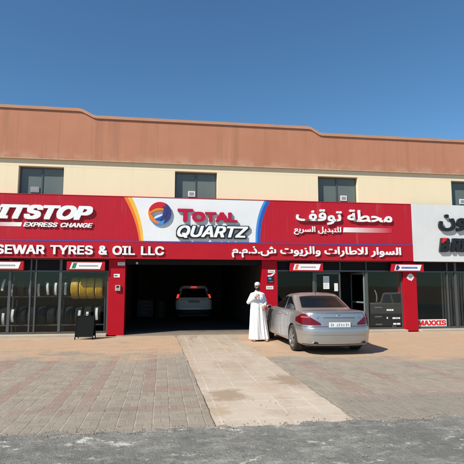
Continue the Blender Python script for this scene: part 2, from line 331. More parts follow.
# ------------------------------------------------------------------ mesh helpers
class MB:
    def __init__(s): s.v = []; s.f = []; s.mi = []; s.cur = 0
    def mat(s, i): s.cur = i; return s
    def add(s, vs, fs):
        b = len(s.v); s.v += [tuple(v) for v in vs]
        for f in fs: s.f.append([b + i for i in f]); s.mi.append(s.cur)
        return s
    def box(s, x0, x1, y0, y1, z0, z1):
        vs = [(x0, y0, z0), (x1, y0, z0), (x1, y1, z0), (x0, y1, z0), (x0, y0, z1), (x1, y0, z1), (x1, y1, z1), (x0, y1, z1)]
        return s.add(vs, [(3, 2, 1, 0), (4, 5, 6, 7), (0, 1, 5, 4), (1, 2, 6, 5), (2, 3, 7, 6), (3, 0, 4, 7)])
    def obox(s, c, ax, ay, az):
        c, ax, ay, az = Vector(c), Vector(ax), Vector(ay), Vector(az)
        vs = [c + ax * i + ay * j + az * k for k in (-1, 1) for i, j in ((-1, -1), (1, -1), (1, 1), (-1, 1))]
        return s.add(vs, [(3, 2, 1, 0), (4, 5, 6, 7), (0, 1, 5, 4), (1, 2, 6, 5), (2, 3, 7, 6), (3, 0, 4, 7)])
    def prism(s, poly, y0, y1):                     # polygon in x,z (counter-clockwise seen from -y), between y0 (front) and y1
        n = len(poly); a = sum(poly[i][0] * poly[(i + 1) % n][1] - poly[(i + 1) % n][0] * poly[i][1] for i in range(n))
        if a < 0: poly = poly[::-1]
        vs = [(x, y0, z) for x, z in poly] + [(x, y1, z) for x, z in poly]
        fs = [list(range(n)), list(range(2 * n - 1, n - 1, -1))] + [(i, i + n, (i + 1) % n + n, (i + 1) % n) for i in range(n)]
        return s.add(vs, fs)
    def quadstrip(s, A, B, y0, y1):                 # band between two x,z polylines
        for i in range(len(A) - 1):
            s.prism([A[i], B[i], B[i + 1], A[i + 1]], y0, y1)
        return s
    def tube(s, pts, rad, n=10, caps=True):
        pts = [Vector(p) for p in pts]
        rad = rad if isinstance(rad, (list, tuple)) else [rad] * len(pts)
        rings = []; prev = None
        for i, p in enumerate(pts):
            d = (pts[min(i + 1, len(pts) - 1)] - pts[max(i - 1, 0)]).normalized()
            if prev is None:
                a = d.orthogonal().normalized()
            else:
                a = (prev - d * prev.dot(d)).normalized()
            prev = a; b = d.cross(a)
            rings.append([p + (a * math.cos(2 * math.pi * k / n) + b * math.sin(2 * math.pi * k / n)) * rad[i] for k in range(n)])
        vs = [v for r in rings for v in r]; fs = []
        for i in range(len(rings) - 1):
            for k in range(n): fs.append((i * n + k, i * n + (k + 1) % n, (i + 1) * n + (k + 1) % n, (i + 1) * n + k))
        if caps: fs += [list(range(n - 1, -1, -1)), [(len(rings) - 1) * n + k for k in range(n)]]
        return s.add(vs, fs)
    def ell(s, c, r, nu=16, nv=10, rot=None):
        vs = []; fs = []
        for j in range(nv + 1):
            th = math.pi * j / nv
            for i in range(nu):
                ph = 2 * math.pi * i / nu
                v = Vector((r[0] * math.sin(th) * math.cos(ph), r[1] * math.sin(th) * math.sin(ph), r[2] * math.cos(th)))
                if rot is not None: v = rot @ v
                vs.append(v + Vector(c))
        for j in range(nv):
            for i in range(nu): fs.append((j * nu + i, (j + 1) * nu + i, (j + 1) * nu + (i + 1) % nu, j * nu + (i + 1) % nu))
        return s.add(vs, fs)
    def cap(s, a, b, ra, rb):                        # tapered capsule
        s.tube([a, b], [ra, rb], 12); s.ell(a, (ra,) * 3, 12, 8); s.ell(b, (rb,) * 3, 12, 8); return s
    def lathe_x(s, prof, n=48, c=(0, 0, 0)):         # profile (x, r) turned about the x axis
        vs = []; fs = []; m = len(prof)
        for k in range(n):
            a = 2 * math.pi * k / n
            for x, r in prof: vs.append((c[0] + x, c[1] + r * math.cos(a), c[2] + r * math.sin(a)))
        for k in range(n):
            for i in range(m - 1): fs.append((k * m + i, k * m + i + 1, ((k + 1) % n) * m + i + 1, ((k + 1) % n) * m + i))
        return s.add(vs, fs)
    def mesh(s, name):
        me = bpy.data.meshes.new(name); me.from_pydata(s.v, [], s.f); me.validate(); return me

def link(name, me, mats, parent=None, smooth=None, bevel=0.0, label=None):
    mats = mats if isinstance(mats, (list, tuple)) else [mats]
    for m in mats: me.materials.append(m)
    if smooth is not None:
        me.polygons.foreach_set('use_smooth', [True] * len(me.polygons)); me.set_sharp_from_angle(angle=R(smooth))
    o = bpy.data.objects.new(name, me); COL.objects.link(o)
    if parent is not None:
        o.parent = parent
    if bevel:
        b = o.modifiers.new('bevel', 'BEVEL'); b.width = bevel; b.segments = 2; b.limit_method = 'ANGLE'; b.angle_limit = R(40)
    if label: o['label'] = label
    return o
def part(name, mb, mats, parent=None, smooth=None, bevel=0.0, label=None, fixn=False):
    me = mb.mesh(name)
    if len(set(mb.mi)) > 1 and len(me.polygons) == len(mb.mi): me.polygons.foreach_set('material_index', mb.mi)
    if fixn:
        bm = bmesh.new(); bm.from_mesh(me); bmesh.ops.recalc_face_normals(bm, faces=bm.faces); bm.to_mesh(me); bm.free()
    return link(name, me, mats, parent, smooth, bevel, label)
def thing(name, label, cat, loc=(0, 0, 0), rz=0.0, group=None):
    o = bpy.data.objects.new(name, None); o.empty_display_size = 0.2; COL.objects.link(o)
    o.location = loc; o.rotation_euler = (0, 0, rz); tag(o, label, cat, group); return o
def tag(o, label, cat, group=None):
    o['label'] = label; o['category'] = cat
    if group: o['group'] = group
    return o
def struct(name, mb, m, **k):
    o = part(name, mb, m, **k); o['kind'] = 'structure'; return o
def copy_tree(o, parent=None):
    c = o.copy(); COL.objects.link(c)
    if parent is not None: c.parent = parent
    for ch in list(o.children): copy_tree(ch, c)
    return c
def baked(mb, name, voxel, smooth_it=4, fac=0.5):
    """one continuous skin over overlapping closed shapes"""
    me = mb.mesh(name); o = bpy.data.objects.new(name + '_work', me); COL.objects.link(o)
    r = o.modifiers.new('r', 'REMESH'); r.mode = 'VOXEL'; r.voxel_size = voxel
    sm = o.modifiers.new('s', 'SMOOTH'); sm.iterations = smooth_it; sm.factor = fac
    bpy.context.view_layer.update()
    dg = bpy.context.evaluated_depsgraph_get(); out = bpy.data.meshes.new_from_object(o.evaluated_get(dg)); out.name = name
    bpy.data.objects.remove(o); return out

GLYPH = {
 'P': (0.444, [[0.06, 0, 0.125, 0, 0.125, 0.186, 0.235, 0.186, 0.272, 0.188, 0.305, 0.195, 0.332, 0.207, 0.356, 0.223, 0.375, 0.243, 0.39, 0.265, 0.4, 0.291, 0.407, 0.318, 0.409, 0.348, 0.407, 0.377, 0.4, 0.404, 0.39, 0.43, 0.375, 0.452, 0.356, 0.471, 0.332, 0.487, 0.305, 0.499, 0.272, 0.506, 0.235, 0.509, 0.06, 0.509], [0.257, 0.244, 0.233, 0.242, 0.125, 0.242, 0.125, 0.452, 0.232, 0.452, 0.257, 0.451, 0.279, 0.446, 0.297, 0.439, 0.312, 0.428, 0.324, 0.416, 0.333, 0.402, 0.339, 0.385, 0.343, 0.367, 0.344, 0.348, 0.343, 0.328, 0.339, 0.31, 0.333, 0.294, 0.324, 0.279, 0.312, 0.266, 0.297, 0.256, 0.279, 0.248]]),
 'I': (0.3, [[0.031, 0.057, 0.031, 0, 0.269, 0, 0.269, 0.057, 0.183, 0.057, 0.183, 0.452, 0.269, 0.452, 0.269, 0.509, 0.031, 0.509, 0.031, 0.452, 0.118, 0.452, 0.118, 0.057]]),
 'T': (0.448, [[0.032, 0.509, 0.032, 0.452, 0.193, 0.452, 0.193, 0, 0.257, 0, 0.257, 0.452, 0.417, 0.452, 0.417, 0.509]]),
 'S': (0.446, [[0.064, 0.06, 0.081, 0.04, 0.102, 0.023, 0.128, 0.009, 0.156, -0.001, 0.188, -0.007, 0.224, -0.009, 0.261, -0.007, 0.294, 0, 0.323, 0.011, 0.349, 0.025, 0.37, 0.043, 0.386, 0.064, 0.399, 0.087, 0.406, 0.112, 0.408, 0.139, 0.407, 0.161, 0.402, 0.18, 0.395, 0.198, 0.384, 0.213, 0.372, 0.226, 0.359, 0.238, 0.344, 0.248, 0.312, 0.264, 0.295, 0.27, 0.279, 0.275, 0.264, 0.279, 0.212, 0.293, 0.198, 0.297, 0.184, 0.302, 0.169, 0.308, 0.155, 0.315, 0.142, 0.324, 0.131, 0.334, 0.122, 0.345, 0.117, 0.359, 0.115, 0.376, 0.117, 0.391, 0.121, 0.405, 0.129, 0.418, 0.139, 0.43, 0.152, 0.44, 0.167, 0.448, 0.185, 0.454, 0.204, 0.457, 0.225, 0.459, 0.254, 0.456, 0.28, 0.449, 0.302, 0.437, 0.32, 0.421, 0.332, 0.402, 0.337, 0.378, 0.401, 0.378, 0.398, 0.403, 0.39, 0.427, 0.377, 0.449, 0.36, 0.468, 0.34, 0.484, 0.316, 0.498, 0.289, 0.508, 0.259, 0.514, 0.227, 0.516, 0.195, 0.514, 0.165, 0.508, 0.138, 0.498, 0.113, 0.484, 0.092, 0.468, 0.075, 0.448, 0.062, 0.425, 0.054, 0.4, 0.052, 0.372, 0.056, 0.341, 0.067, 0.313, 0.086, 0.289, 0.112, 0.269, 0.145, 0.253, 0.184, 0.239, 0.245, 0.222, 0.263, 0.217, 0.28, 0.211, 0.296, 0.205, 0.31, 0.197, 0.322, 0.189, 0.332, 0.179, 0.34, 0.168, 0.344, 0.154, 0.346, 0.139, 0.344, 0.122, 0.338, 0.106, 0.329, 0.092, 0.317, 0.079, 0.303, 0.069, 0.286, 0.06, 0.267, 0.054, 0.246, 0.05, 0.224, 0.049, 0.204, 0.05, 0.185, 0.053, 0.166, 0.059, 0.15, 0.066, 0.136, 0.076, 0.123, 0.088, 0.114, 0.102, 0.108, 0.118, 0.104, 0.137, 0.038, 0.137, 0.042, 0.109, 0.051, 0.083]]),
 'O': (0.533, [[0.053, 0.157, 0.07, 0.115, 0.092, 0.079, 0.119, 0.049, 0.15, 0.025, 0.186, 0.007, 0.225, -0.003, 0.267, -0.007, 0.309, -0.003, 0.348, 0.007, 0.384, 0.025, 0.415, 0.049, 0.442, 0.079, 0.464, 0.115, 0.48, 0.157, 0.49, 0.203, 0.493, 0.254, 0.49, 0.305, 0.48, 0.352, 0.464, 0.393, 0.442, 0.429, 0.415, 0.459, 0.384, 0.484, 0.348, 0.501, 0.309, 0.512, 0.267, 0.516, 0.225, 0.512, 0.186, 0.501, 0.15, 0.484, 0.119, 0.459, 0.092, 0.429, 0.07, 0.393, 0.053, 0.352, 0.044, 0.305, 0.04, 0.254, 0.044, 0.203], [0.125, 0.144, 0.113, 0.176, 0.106, 0.213, 0.103, 0.254, 0.106, 0.295, 0.113, 0.332, 0.125, 0.364, 0.142, 0.392, 0.161, 0.415, 0.184, 0.433, 0.21, 0.445, 0.237, 0.453, 0.267, 0.456, 0.296, 0.453, 0.324, 0.446, 0.349, 0.433, 0.372, 0.415, 0.392, 0.392, 0.408, 0.365, 0.42, 0.332, 0.428, 0.295, 0.43, 0.254, 0.428, 0.213, 0.42, 0.176, 0.408, 0.144, 0.392, 0.116, 0.372, 0.094, 0.349, 0.076, 0.324, 0.063, 0.296, 0.055, 0.267, 0.053, 0.237, 0.055, 0.21, 0.063, 0.184, 0.076, 0.161, 0.094, 0.142, 0.117]]),
 'E': (0.418, [[0.125, 0.057, 0.125, 0.229, 0.355, 0.229, 0.355, 0.286, 0.125, 0.286, 0.125, 0.452, 0.372, 0.452, 0.372, 0.509, 0.06, 0.509, 0.06, 0, 0.375, 0, 0.375, 0.057]]),
 'X': (0.474, [[0.018, 0, 0.091, 0, 0.182, 0.129, 0.191, 0.143, 0.199, 0.155, 0.206, 0.166, 0.213, 0.176, 0.225, 0.196, 0.231, 0.207, 0.2372, 0.2176, 0.244, 0.206, 0.25, 0.195, 0.268, 0.165, 0.275, 0.154, 0.283, 0.142, 0.292, 0.129, 0.382, 0, 0.456, 0, 0.2755, 0.2629, 0.446, 0.509, 0.374, 0.509, 0.298, 0.4, 0.288, 0.386, 0.28, 0.373, 0.272, 0.361, 0.258, 0.339, 0.252, 0.329, 0.246, 0.317, 0.239, 0.305, 0.2375, 0.3022, 0.236, 0.305, 0.23, 0.318, 0.223, 0.329, 0.217, 0.34, 0.211, 0.35, 0.204, 0.361, 0.196, 0.373, 0.188, 0.386, 0.178, 0.4, 0.104, 0.509, 0.029, 0.509, 0.2003, 0.2602]]),
 'R': (0.449, [[0.06, 0, 0.125, 0, 0.125, 0.198, 0.236, 0.198, 0.2464, 0.1986, 0.353, 0, 0.428, 0, 0.3137, 0.2094, 0.333, 0.217, 0.356, 0.232, 0.376, 0.25, 0.39, 0.271, 0.401, 0.296, 0.407, 0.323, 0.409, 0.352, 0.407, 0.381, 0.401, 0.408, 0.39, 0.433, 0.376, 0.455, 0.356, 0.473, 0.333, 0.489, 0.305, 0.5, 0.273, 0.506, 0.236, 0.509, 0.06, 0.509], [0.258, 0.256, 0.234, 0.255, 0.125, 0.255, 0.125, 0.452, 0.233, 0.452, 0.258, 0.451, 0.279, 0.446, 0.298, 0.44, 0.313, 0.43, 0.325, 0.419, 0.334, 0.405, 0.34, 0.389, 0.344, 0.371, 0.345, 0.352, 0.344, 0.333, 0.34, 0.316, 0.334, 0.3, 0.325, 0.287, 0.313, 0.276, 0.298, 0.267, 0.28, 0.26]]),
 'C': (0.51, [[0.07, 0.115, 0.092, 0.079, 0.119, 0.049, 0.15, 0.025, 0.186, 0.007, 0.225, -0.003, 0.267, -0.007, 0.293, -0.006, 0.317, -0.002, 0.341, 0.005, 0.363, 0.013, 0.383, 0.024, 0.402, 0.038, 0.42, 0.053, 0.435, 0.071, 0.448, 0.091, 0.459, 0.112, 0.467, 0.135, 0.473, 0.16, 0.408, 0.16, 0.404, 0.144, 0.397, 0.128, 0.389, 0.114, 0.38, 0.102, 0.369, 0.09, 0.357, 0.081, 0.344, 0.072, 0.33, 0.065, 0.315, 0.06, 0.3, 0.056, 0.284, 0.054, 0.267, 0.053, 0.237, 0.056, 0.21, 0.063, 0.184, 0.076, 0.161, 0.094, 0.141, 0.117, 0.125, 0.145, 0.113, 0.177, 0.106, 0.213, 0.103, 0.254, 0.106, 0.295, 0.113, 0.332, 0.125, 0.364, 0.141, 0.391, 0.161, 0.414, 0.184, 0.432, 0.209, 0.445, 0.237, 0.453, 0.267, 0.456, 0.284, 0.455, 0.3, 0.453, 0.315, 0.449, 0.33, 0.444, 0.344, 0.437, 0.357, 0.428, 0.369, 0.418, 0.38, 0.407, 0.389, 0.395, 0.397, 0.38, 0.404, 0.365, 0.408, 0.348, 0.473, 0.348, 0.467, 0.373, 0.459, 0.397, 0.448, 0.418, 0.435, 0.438, 0.419, 0.456, 0.402, 0.471, 0.383, 0.485, 0.362, 0.496, 0.34, 0.504, 0.317, 0.511, 0.293, 0.514, 0.267, 0.516, 0.225, 0.512, 0.186, 0.501, 0.15, 0.484, 0.119, 0.459, 0.092, 0.429, 0.07, 0.393, 0.053, 0.352, 0.044, 0.305, 0.04, 0.254, 0.044, 0.203, 0.053, 0.157]]),
 'H': (0.517, [[0.06, 0, 0.125, 0, 0.125, 0.232, 0.392, 0.232, 0.392, 0, 0.457, 0, 0.457, 0.509, 0.392, 0.509, 0.392, 0.289, 0.125, 0.289, 0.125, 0.509, 0.06, 0.509]]),
 'A': (0.479, [[0.016, 0, 0.085, 0, 0.1348, 0.142, 0.3442, 0.142, 0.395, 0, 0.463, 0, 0.276, 0.509, 0.201, 0.509], [0.191, 0.302, 0.197, 0.322, 0.204, 0.345, 0.213, 0.371, 0.222, 0.402, 0.233, 0.437, 0.2386, 0.4561, 0.244, 0.438, 0.255, 0.402, 0.264, 0.372, 0.272, 0.346, 0.28, 0.323, 0.287, 0.302, 0.3238, 0.199, 0.1548, 0.199]]),
 'N': (0.523, [[0.121, 0.406, 0.12, 0.429, 0.1199, 0.4305, 0.123, 0.425, 0.136, 0.402, 0.148, 0.381, 0.159, 0.363, 0.168, 0.346, 0.177, 0.331, 0.186, 0.317, 0.194, 0.303, 0.202, 0.29, 0.387, 0, 0.463, 0, 0.463, 0.509, 0.399, 0.509, 0.399, 0.142, 0.4, 0.126, 0.4027, 0.0773, 0.396, 0.09, 0.388, 0.107, 0.379, 0.122, 0.371, 0.137, 0.363, 0.151, 0.355, 0.163, 0.349, 0.174, 0.343, 0.183, 0.136, 0.509, 0.06, 0.509, 0.06, 0, 0.125, 0, 0.125, 0.313, 0.124, 0.328, 0.124, 0.345, 0.123, 0.363, 0.122, 0.384]]),
 'G': (0.52, [[0.091, 0.079, 0.118, 0.049, 0.149, 0.025, 0.185, 0.007, 0.225, -0.003, 0.269, -0.007, 0.308, -0.004, 0.344, 0.005, 0.377, 0.019, 0.406, 0.038, 0.431, 0.062, 0.451, 0.091, 0.466, 0.124, 0.475, 0.16, 0.478, 0.2, 0.478, 0.256, 0.283, 0.256, 0.283, 0.199, 0.4148, 0.199, 0.413, 0.173, 0.407, 0.147, 0.396, 0.123, 0.382, 0.102, 0.365, 0.085, 0.345, 0.071, 0.322, 0.061, 0.296, 0.055, 0.269, 0.053, 0.238, 0.056, 0.21, 0.063, 0.184, 0.076, 0.161, 0.095, 0.141, 0.117, 0.125, 0.145, 0.113, 0.177, 0.106, 0.213, 0.103, 0.254, 0.106, 0.295, 0.113, 0.332, 0.125, 0.364, 0.141, 0.392, 0.16, 0.414, 0.183, 0.432, 0.209, 0.445, 0.236, 0.453, 0.265, 0.456, 0.283, 0.455, 0.3, 0.453, 0.33, 0.443, 0.344, 0.436, 0.356, 0.427, 0.368, 0.417, 0.378, 0.406, 0.387, 0.393, 0.395, 0.379, 0.402, 0.365, 0.408, 0.349, 0.474, 0.349, 0.468, 0.373, 0.46, 0.395, 0.449, 0.416, 0.436, 0.436, 0.421, 0.453, 0.403, 0.469, 0.384, 0.483, 0.363, 0.494, 0.34, 0.504, 0.316, 0.51, 0.291, 0.514, 0.265, 0.516, 0.223, 0.512, 0.184, 0.501, 0.149, 0.484, 0.117, 0.459, 0.091, 0.429, 0.069, 0.393, 0.053, 0.352, 0.043, 0.305, 0.04, 0.254, 0.043, 0.203, 0.053, 0.157, 0.069, 0.116]]),
 'W': (0.686, [[0.016, 0.509, 0.155, 0, 0.23, 0, 0.318, 0.323, 0.33, 0.371, 0.335, 0.395, 0.34, 0.42, 0.3428, 0.4347, 0.346, 0.417, 0.351, 0.391, 0.357, 0.368, 0.362, 0.345, 0.368, 0.323, 0.455, 0, 0.53, 0, 0.67, 0.509, 0.603, 0.509, 0.523, 0.196, 0.515, 0.162, 0.51, 0.145, 0.506, 0.128, 0.503, 0.111, 0.499, 0.094, 0.495, 0.076, 0.4929, 0.0631, 0.486, 0.094, 0.462, 0.196, 0.38, 0.509, 0.306, 0.509, 0.224, 0.196, 0.22, 0.179, 0.215, 0.162, 0.203, 0.111, 0.2, 0.094, 0.196, 0.076, 0.1934, 0.0606, 0.19, 0.076, 0.187, 0.094, 0.175, 0.145, 0.172, 0.162, 0.167, 0.179, 0.163, 0.196, 0.082, 0.509]]),
 'Y': (0.472, [[0.016, 0.509, 0.203, 0.208, 0.203, 0, 0.268, 0, 0.268, 0.208, 0.455, 0.509, 0.381, 0.509, 0.28, 0.344, 0.26, 0.31, 0.251, 0.293, 0.242, 0.275, 0.2364, 0.262, 0.231, 0.274, 0.222, 0.292, 0.213, 0.309, 0.203, 0.327, 0.192, 0.344, 0.091, 0.509]]),
 '&': (0.447, [[0.069, 0.042, 0.088, 0.026, 0.11, 0.012, 0.136, 0.001, 0.165, -0.005, 0.197, -0.007, 0.221, -0.005, 0.246, -0.001, 0.271, 0.007, 0.294, 0.017, 0.315, 0.03, 0.3284, 0.0426, 0.364, 0, 0.438, 0, 0.3666, 0.0867, 0.371, 0.092, 0.38, 0.107, 0.389, 0.124, 0.397, 0.144, 0.403, 0.167, 0.406, 0.194, 0.408, 0.224, 0.349, 0.224, 0.348, 0.198, 0.343, 0.174, 0.336, 0.151, 0.3281, 0.1334, 0.2192, 0.2656, 0.256, 0.293, 0.269, 0.303, 0.281, 0.314, 0.301, 0.336, 0.309, 0.349, 0.315, 0.362, 0.32, 0.375, 0.323, 0.389, 0.324, 0.404, 0.322, 0.424, 0.317, 0.442, 0.308, 0.459, 0.297, 0.475, 0.283, 0.488, 0.266, 0.499, 0.246, 0.507, 0.224, 0.512, 0.2, 0.513, 0.176, 0.512, 0.154, 0.507, 0.134, 0.499, 0.117, 0.488, 0.102, 0.474, 0.091, 0.458, 0.082, 0.44, 0.077, 0.42, 0.075, 0.398, 0.077, 0.379, 0.081, 0.361, 0.087, 0.344, 0.096, 0.327, 0.108, 0.31, 0.121, 0.293, 0.135, 0.2753, 0.12, 0.264, 0.101, 0.249, 0.085, 0.235, 0.07, 0.22, 0.058, 0.205, 0.047, 0.189, 0.04, 0.173, 0.036, 0.154, 0.034, 0.133, 0.036, 0.108, 0.043, 0.084, 0.054, 0.062], [0.118, 0.076, 0.109, 0.087, 0.102, 0.101, 0.098, 0.115, 0.097, 0.131, 0.098, 0.146, 0.103, 0.161, 0.11, 0.174, 0.121, 0.188, 0.135, 0.202, 0.154, 0.217, 0.1717, 0.2302, 0.2918, 0.0864, 0.286, 0.081, 0.269, 0.069, 0.251, 0.059, 0.232, 0.052, 0.213, 0.048, 0.193, 0.046, 0.175, 0.048, 0.158, 0.051, 0.143, 0.057, 0.13, 0.066], [0.178, 0.457, 0.189, 0.46, 0.201, 0.461, 0.219, 0.459, 0.233, 0.454, 0.245, 0.445, 0.255, 0.434, 0.26, 0.42, 0.262, 0.405, 0.261, 0.394, 0.259, 0.384, 0.255, 0.375, 0.243, 0.359, 0.237, 0.352, 0.223, 0.34, 0.216, 0.335, 0.1823, 0.3102, 0.179, 0.314, 0.159, 0.34, 0.152, 0.352, 0.145, 0.363, 0.141, 0.375, 0.138, 0.386, 0.137, 0.399, 0.138, 0.411, 0.141, 0.421, 0.145, 0.431, 0.151, 0.44, 0.159, 0.447, 0.168, 0.453]]),
 'L': (0.393, [[0.06, 0.509, 0.06, 0, 0.361, 0, 0.361, 0.057, 0.125, 0.057, 0.125, 0.509]]),
 'U': (0.517, [[0.06, 0.173, 0.063, 0.14, 0.071, 0.108, 0.085, 0.08, 0.103, 0.055, 0.126, 0.033, 0.154, 0.015, 0.186, 0.002, 0.22, -0.006, 0.259, -0.008, 0.297, -0.006, 0.332, 0.002, 0.363, 0.015, 0.391, 0.033, 0.414, 0.055, 0.433, 0.08, 0.446, 0.108, 0.454, 0.14, 0.457, 0.173, 0.457, 0.509, 0.393, 0.509, 0.393, 0.178, 0.391, 0.155, 0.385, 0.133, 0.377, 0.113, 0.364, 0.095, 0.349, 0.08, 0.331, 0.068, 0.309, 0.059, 0.285, 0.053, 0.259, 0.052, 0.232, 0.053, 0.208, 0.059, 0.187, 0.068, 0.169, 0.08, 0.153, 0.095, 0.141, 0.113, 0.132, 0.133, 0.126, 0.155, 0.124, 0.178, 0.124, 0.509, 0.06, 0.509]]),
 'Q': (0.533, [[0.07, 0.115, 0.092, 0.079, 0.119, 0.049, 0.15, 0.025, 0.186, 0.007, 0.225, -0.003, 0.267, -0.007, 0.309, -0.003, 0.348, 0.007, 0.3573, 0.0116, 0.401, -0.048, 0.468, -0.048, 0.4029, 0.0396, 0.415, 0.049, 0.442, 0.079, 0.464, 0.115, 0.48, 0.157, 0.49, 0.203, 0.493, 0.254, 0.49, 0.305, 0.48, 0.352, 0.464, 0.393, 0.442, 0.429, 0.415, 0.459, 0.384, 0.484, 0.348, 0.501, 0.309, 0.512, 0.267, 0.516, 0.225, 0.512, 0.186, 0.501, 0.15, 0.484, 0.119, 0.459, 0.092, 0.429, 0.07, 0.393, 0.053, 0.352, 0.044, 0.305, 0.04, 0.254, 0.044, 0.203, 0.053, 0.157], [0.142, 0.117, 0.125, 0.144, 0.113, 0.176, 0.106, 0.213, 0.103, 0.254, 0.106, 0.295, 0.113, 0.332, 0.125, 0.364, 0.142, 0.392, 0.161, 0.415, 0.184, 0.433, 0.21, 0.445, 0.237, 0.453, 0.267, 0.456, 0.296, 0.453, 0.324, 0.446, 0.349, 0.433, 0.372, 0.415, 0.392, 0.392, 0.408, 0.365, 0.42, 0.332, 0.428, 0.295, 0.43, 0.254, 0.428, 0.213, 0.42, 0.176, 0.408, 0.144, 0.392, 0.116, 0.372, 0.094, 0.3658, 0.0892, 0.313, 0.159, 0.245, 0.159, 0.3191, 0.0616, 0.296, 0.055, 0.267, 0.053, 0.237, 0.055, 0.21, 0.063, 0.184, 0.076, 0.161, 0.094]]),
 'Z': (0.438, [[0.042, 0.046, 0.042, 0, 0.399, 0, 0.399, 0.057, 0.152, 0.057, 0.131, 0.056, 0.1146, 0.0552, 0.146, 0.097, 0.157, 0.113, 0.169, 0.129, 0.397, 0.462, 0.397, 0.509, 0.04, 0.509, 0.04, 0.452, 0.285, 0.452, 0.306, 0.453, 0.3231, 0.453, 0.318, 0.446, 0.306, 0.431, 0.295, 0.415, 0.273, 0.385]]),
 'B': (0.456, [[0.125, 0.057, 0.125, 0.231, 0.248, 0.231, 0.269, 0.229, 0.289, 0.225, 0.306, 0.218, 0.32, 0.209, 0.333, 0.197, 0.342, 0.184, 0.35, 0.169, 0.354, 0.153, 0.355, 0.137, 0.353, 0.115, 0.344, 0.096, 0.33, 0.08, 0.309, 0.067, 0.281, 0.06, 0.245, 0.057], [0.06, 0.509, 0.06, 0, 0.247, 0, 0.284, 0.002, 0.317, 0.008, 0.344, 0.018, 0.368, 0.031, 0.386, 0.048, 0.4, 0.067, 0.41, 0.088, 0.416, 0.111, 0.418, 0.136, 0.416, 0.161, 0.411, 0.184, 0.402, 0.203, 0.391, 0.22, 0.378, 0.234, 0.363, 0.245, 0.347, 0.254, 0.331, 0.26, 0.315, 0.262, 0.315, 0.267, 0.329, 0.272, 0.343, 0.278, 0.356, 0.286, 0.368, 0.295, 0.378, 0.307, 0.387, 0.32, 0.393, 0.336, 0.397, 0.353, 0.398, 0.374, 0.396, 0.398, 0.39, 0.421, 0.381, 0.442, 0.367, 0.461, 0.35, 0.477, 0.329, 0.491, 0.304, 0.501, 0.274, 0.507, 0.241, 0.509], [0.125, 0.452, 0.24, 0.452, 0.27, 0.449, 0.294, 0.442, 0.313, 0.429, 0.326, 0.412, 0.333, 0.393, 0.336, 0.372, 0.335, 0.355, 0.33, 0.34, 0.323, 0.326, 0.314, 0.314, 0.302, 0.304, 0.288, 0.296, 0.273, 0.29, 0.256, 0.287, 0.238, 0.285, 0.125, 0.285]]),
 'D': (0.502, [[0.06, 0.509, 0.06, 0, 0.219, 0, 0.268, 0.003, 0.312, 0.014, 0.351, 0.031, 0.384, 0.054, 0.411, 0.083, 0.433, 0.119, 0.449, 0.159, 0.458, 0.205, 0.462, 0.255, 0.458, 0.306, 0.449, 0.351, 0.433, 0.391, 0.412, 0.426, 0.385, 0.455, 0.353, 0.478, 0.315, 0.495, 0.273, 0.505, 0.225, 0.509], [0.288, 0.068, 0.254, 0.06, 0.215, 0.057, 0.125, 0.057, 0.125, 0.452, 0.221, 0.452, 0.258, 0.449, 0.291, 0.441, 0.32, 0.428, 0.344, 0.41, 0.364, 0.388, 0.379, 0.361, 0.39, 0.329, 0.397, 0.294, 0.399, 0.255, 0.397, 0.216, 0.39, 0.181, 0.379, 0.149, 0.363, 0.122, 0.343, 0.099, 0.318, 0.081]]),
 'M': (0.628, [[0.121, 0.342, 0.121, 0.386, 0.12, 0.401, 0.12, 0.43, 0.1195, 0.4367, 0.124, 0.424, 0.134, 0.392, 0.14, 0.376, 0.145, 0.361, 0.155, 0.333, 0.159, 0.321, 0.163, 0.31, 0.167, 0.3, 0.17, 0.291, 0.286, 0, 0.342, 0, 0.456, 0.291, 0.459, 0.3, 0.463, 0.31, 0.467, 0.322, 0.477, 0.348, 0.492, 0.393, 0.498, 0.409, 0.5066, 0.4364, 0.506, 0.428, 0.506, 0.398, 0.505, 0.383, 0.505, 0.34, 0.504, 0.327, 0.504, 0, 0.568, 0, 0.568, 0.509, 0.476, 0.509, 0.352, 0.187, 0.349, 0.179, 0.346, 0.169, 0.342, 0.158, 0.334, 0.134, 0.322, 0.095, 0.3145, 0.0726, 0.299, 0.123, 0.287, 0.159, 0.284, 0.17, 0.28, 0.179, 0.277, 0.187, 0.152, 0.509, 0.06, 0.509, 0.06, 0, 0.122, 0, 0.122, 0.328]]),
 '4': (0.453, [[0.04, 0.158, 0.04, 0.105, 0.282, 0.105, 0.282, 0, 0.343, 0, 0.343, 0.105, 0.413, 0.105, 0.413, 0.163, 0.343, 0.163, 0.343, 0.318, 0.282, 0.318, 0.282, 0.163, 0.109, 0.163, 0.109, 0.166, 0.311, 0.509, 0.247, 0.509]]),
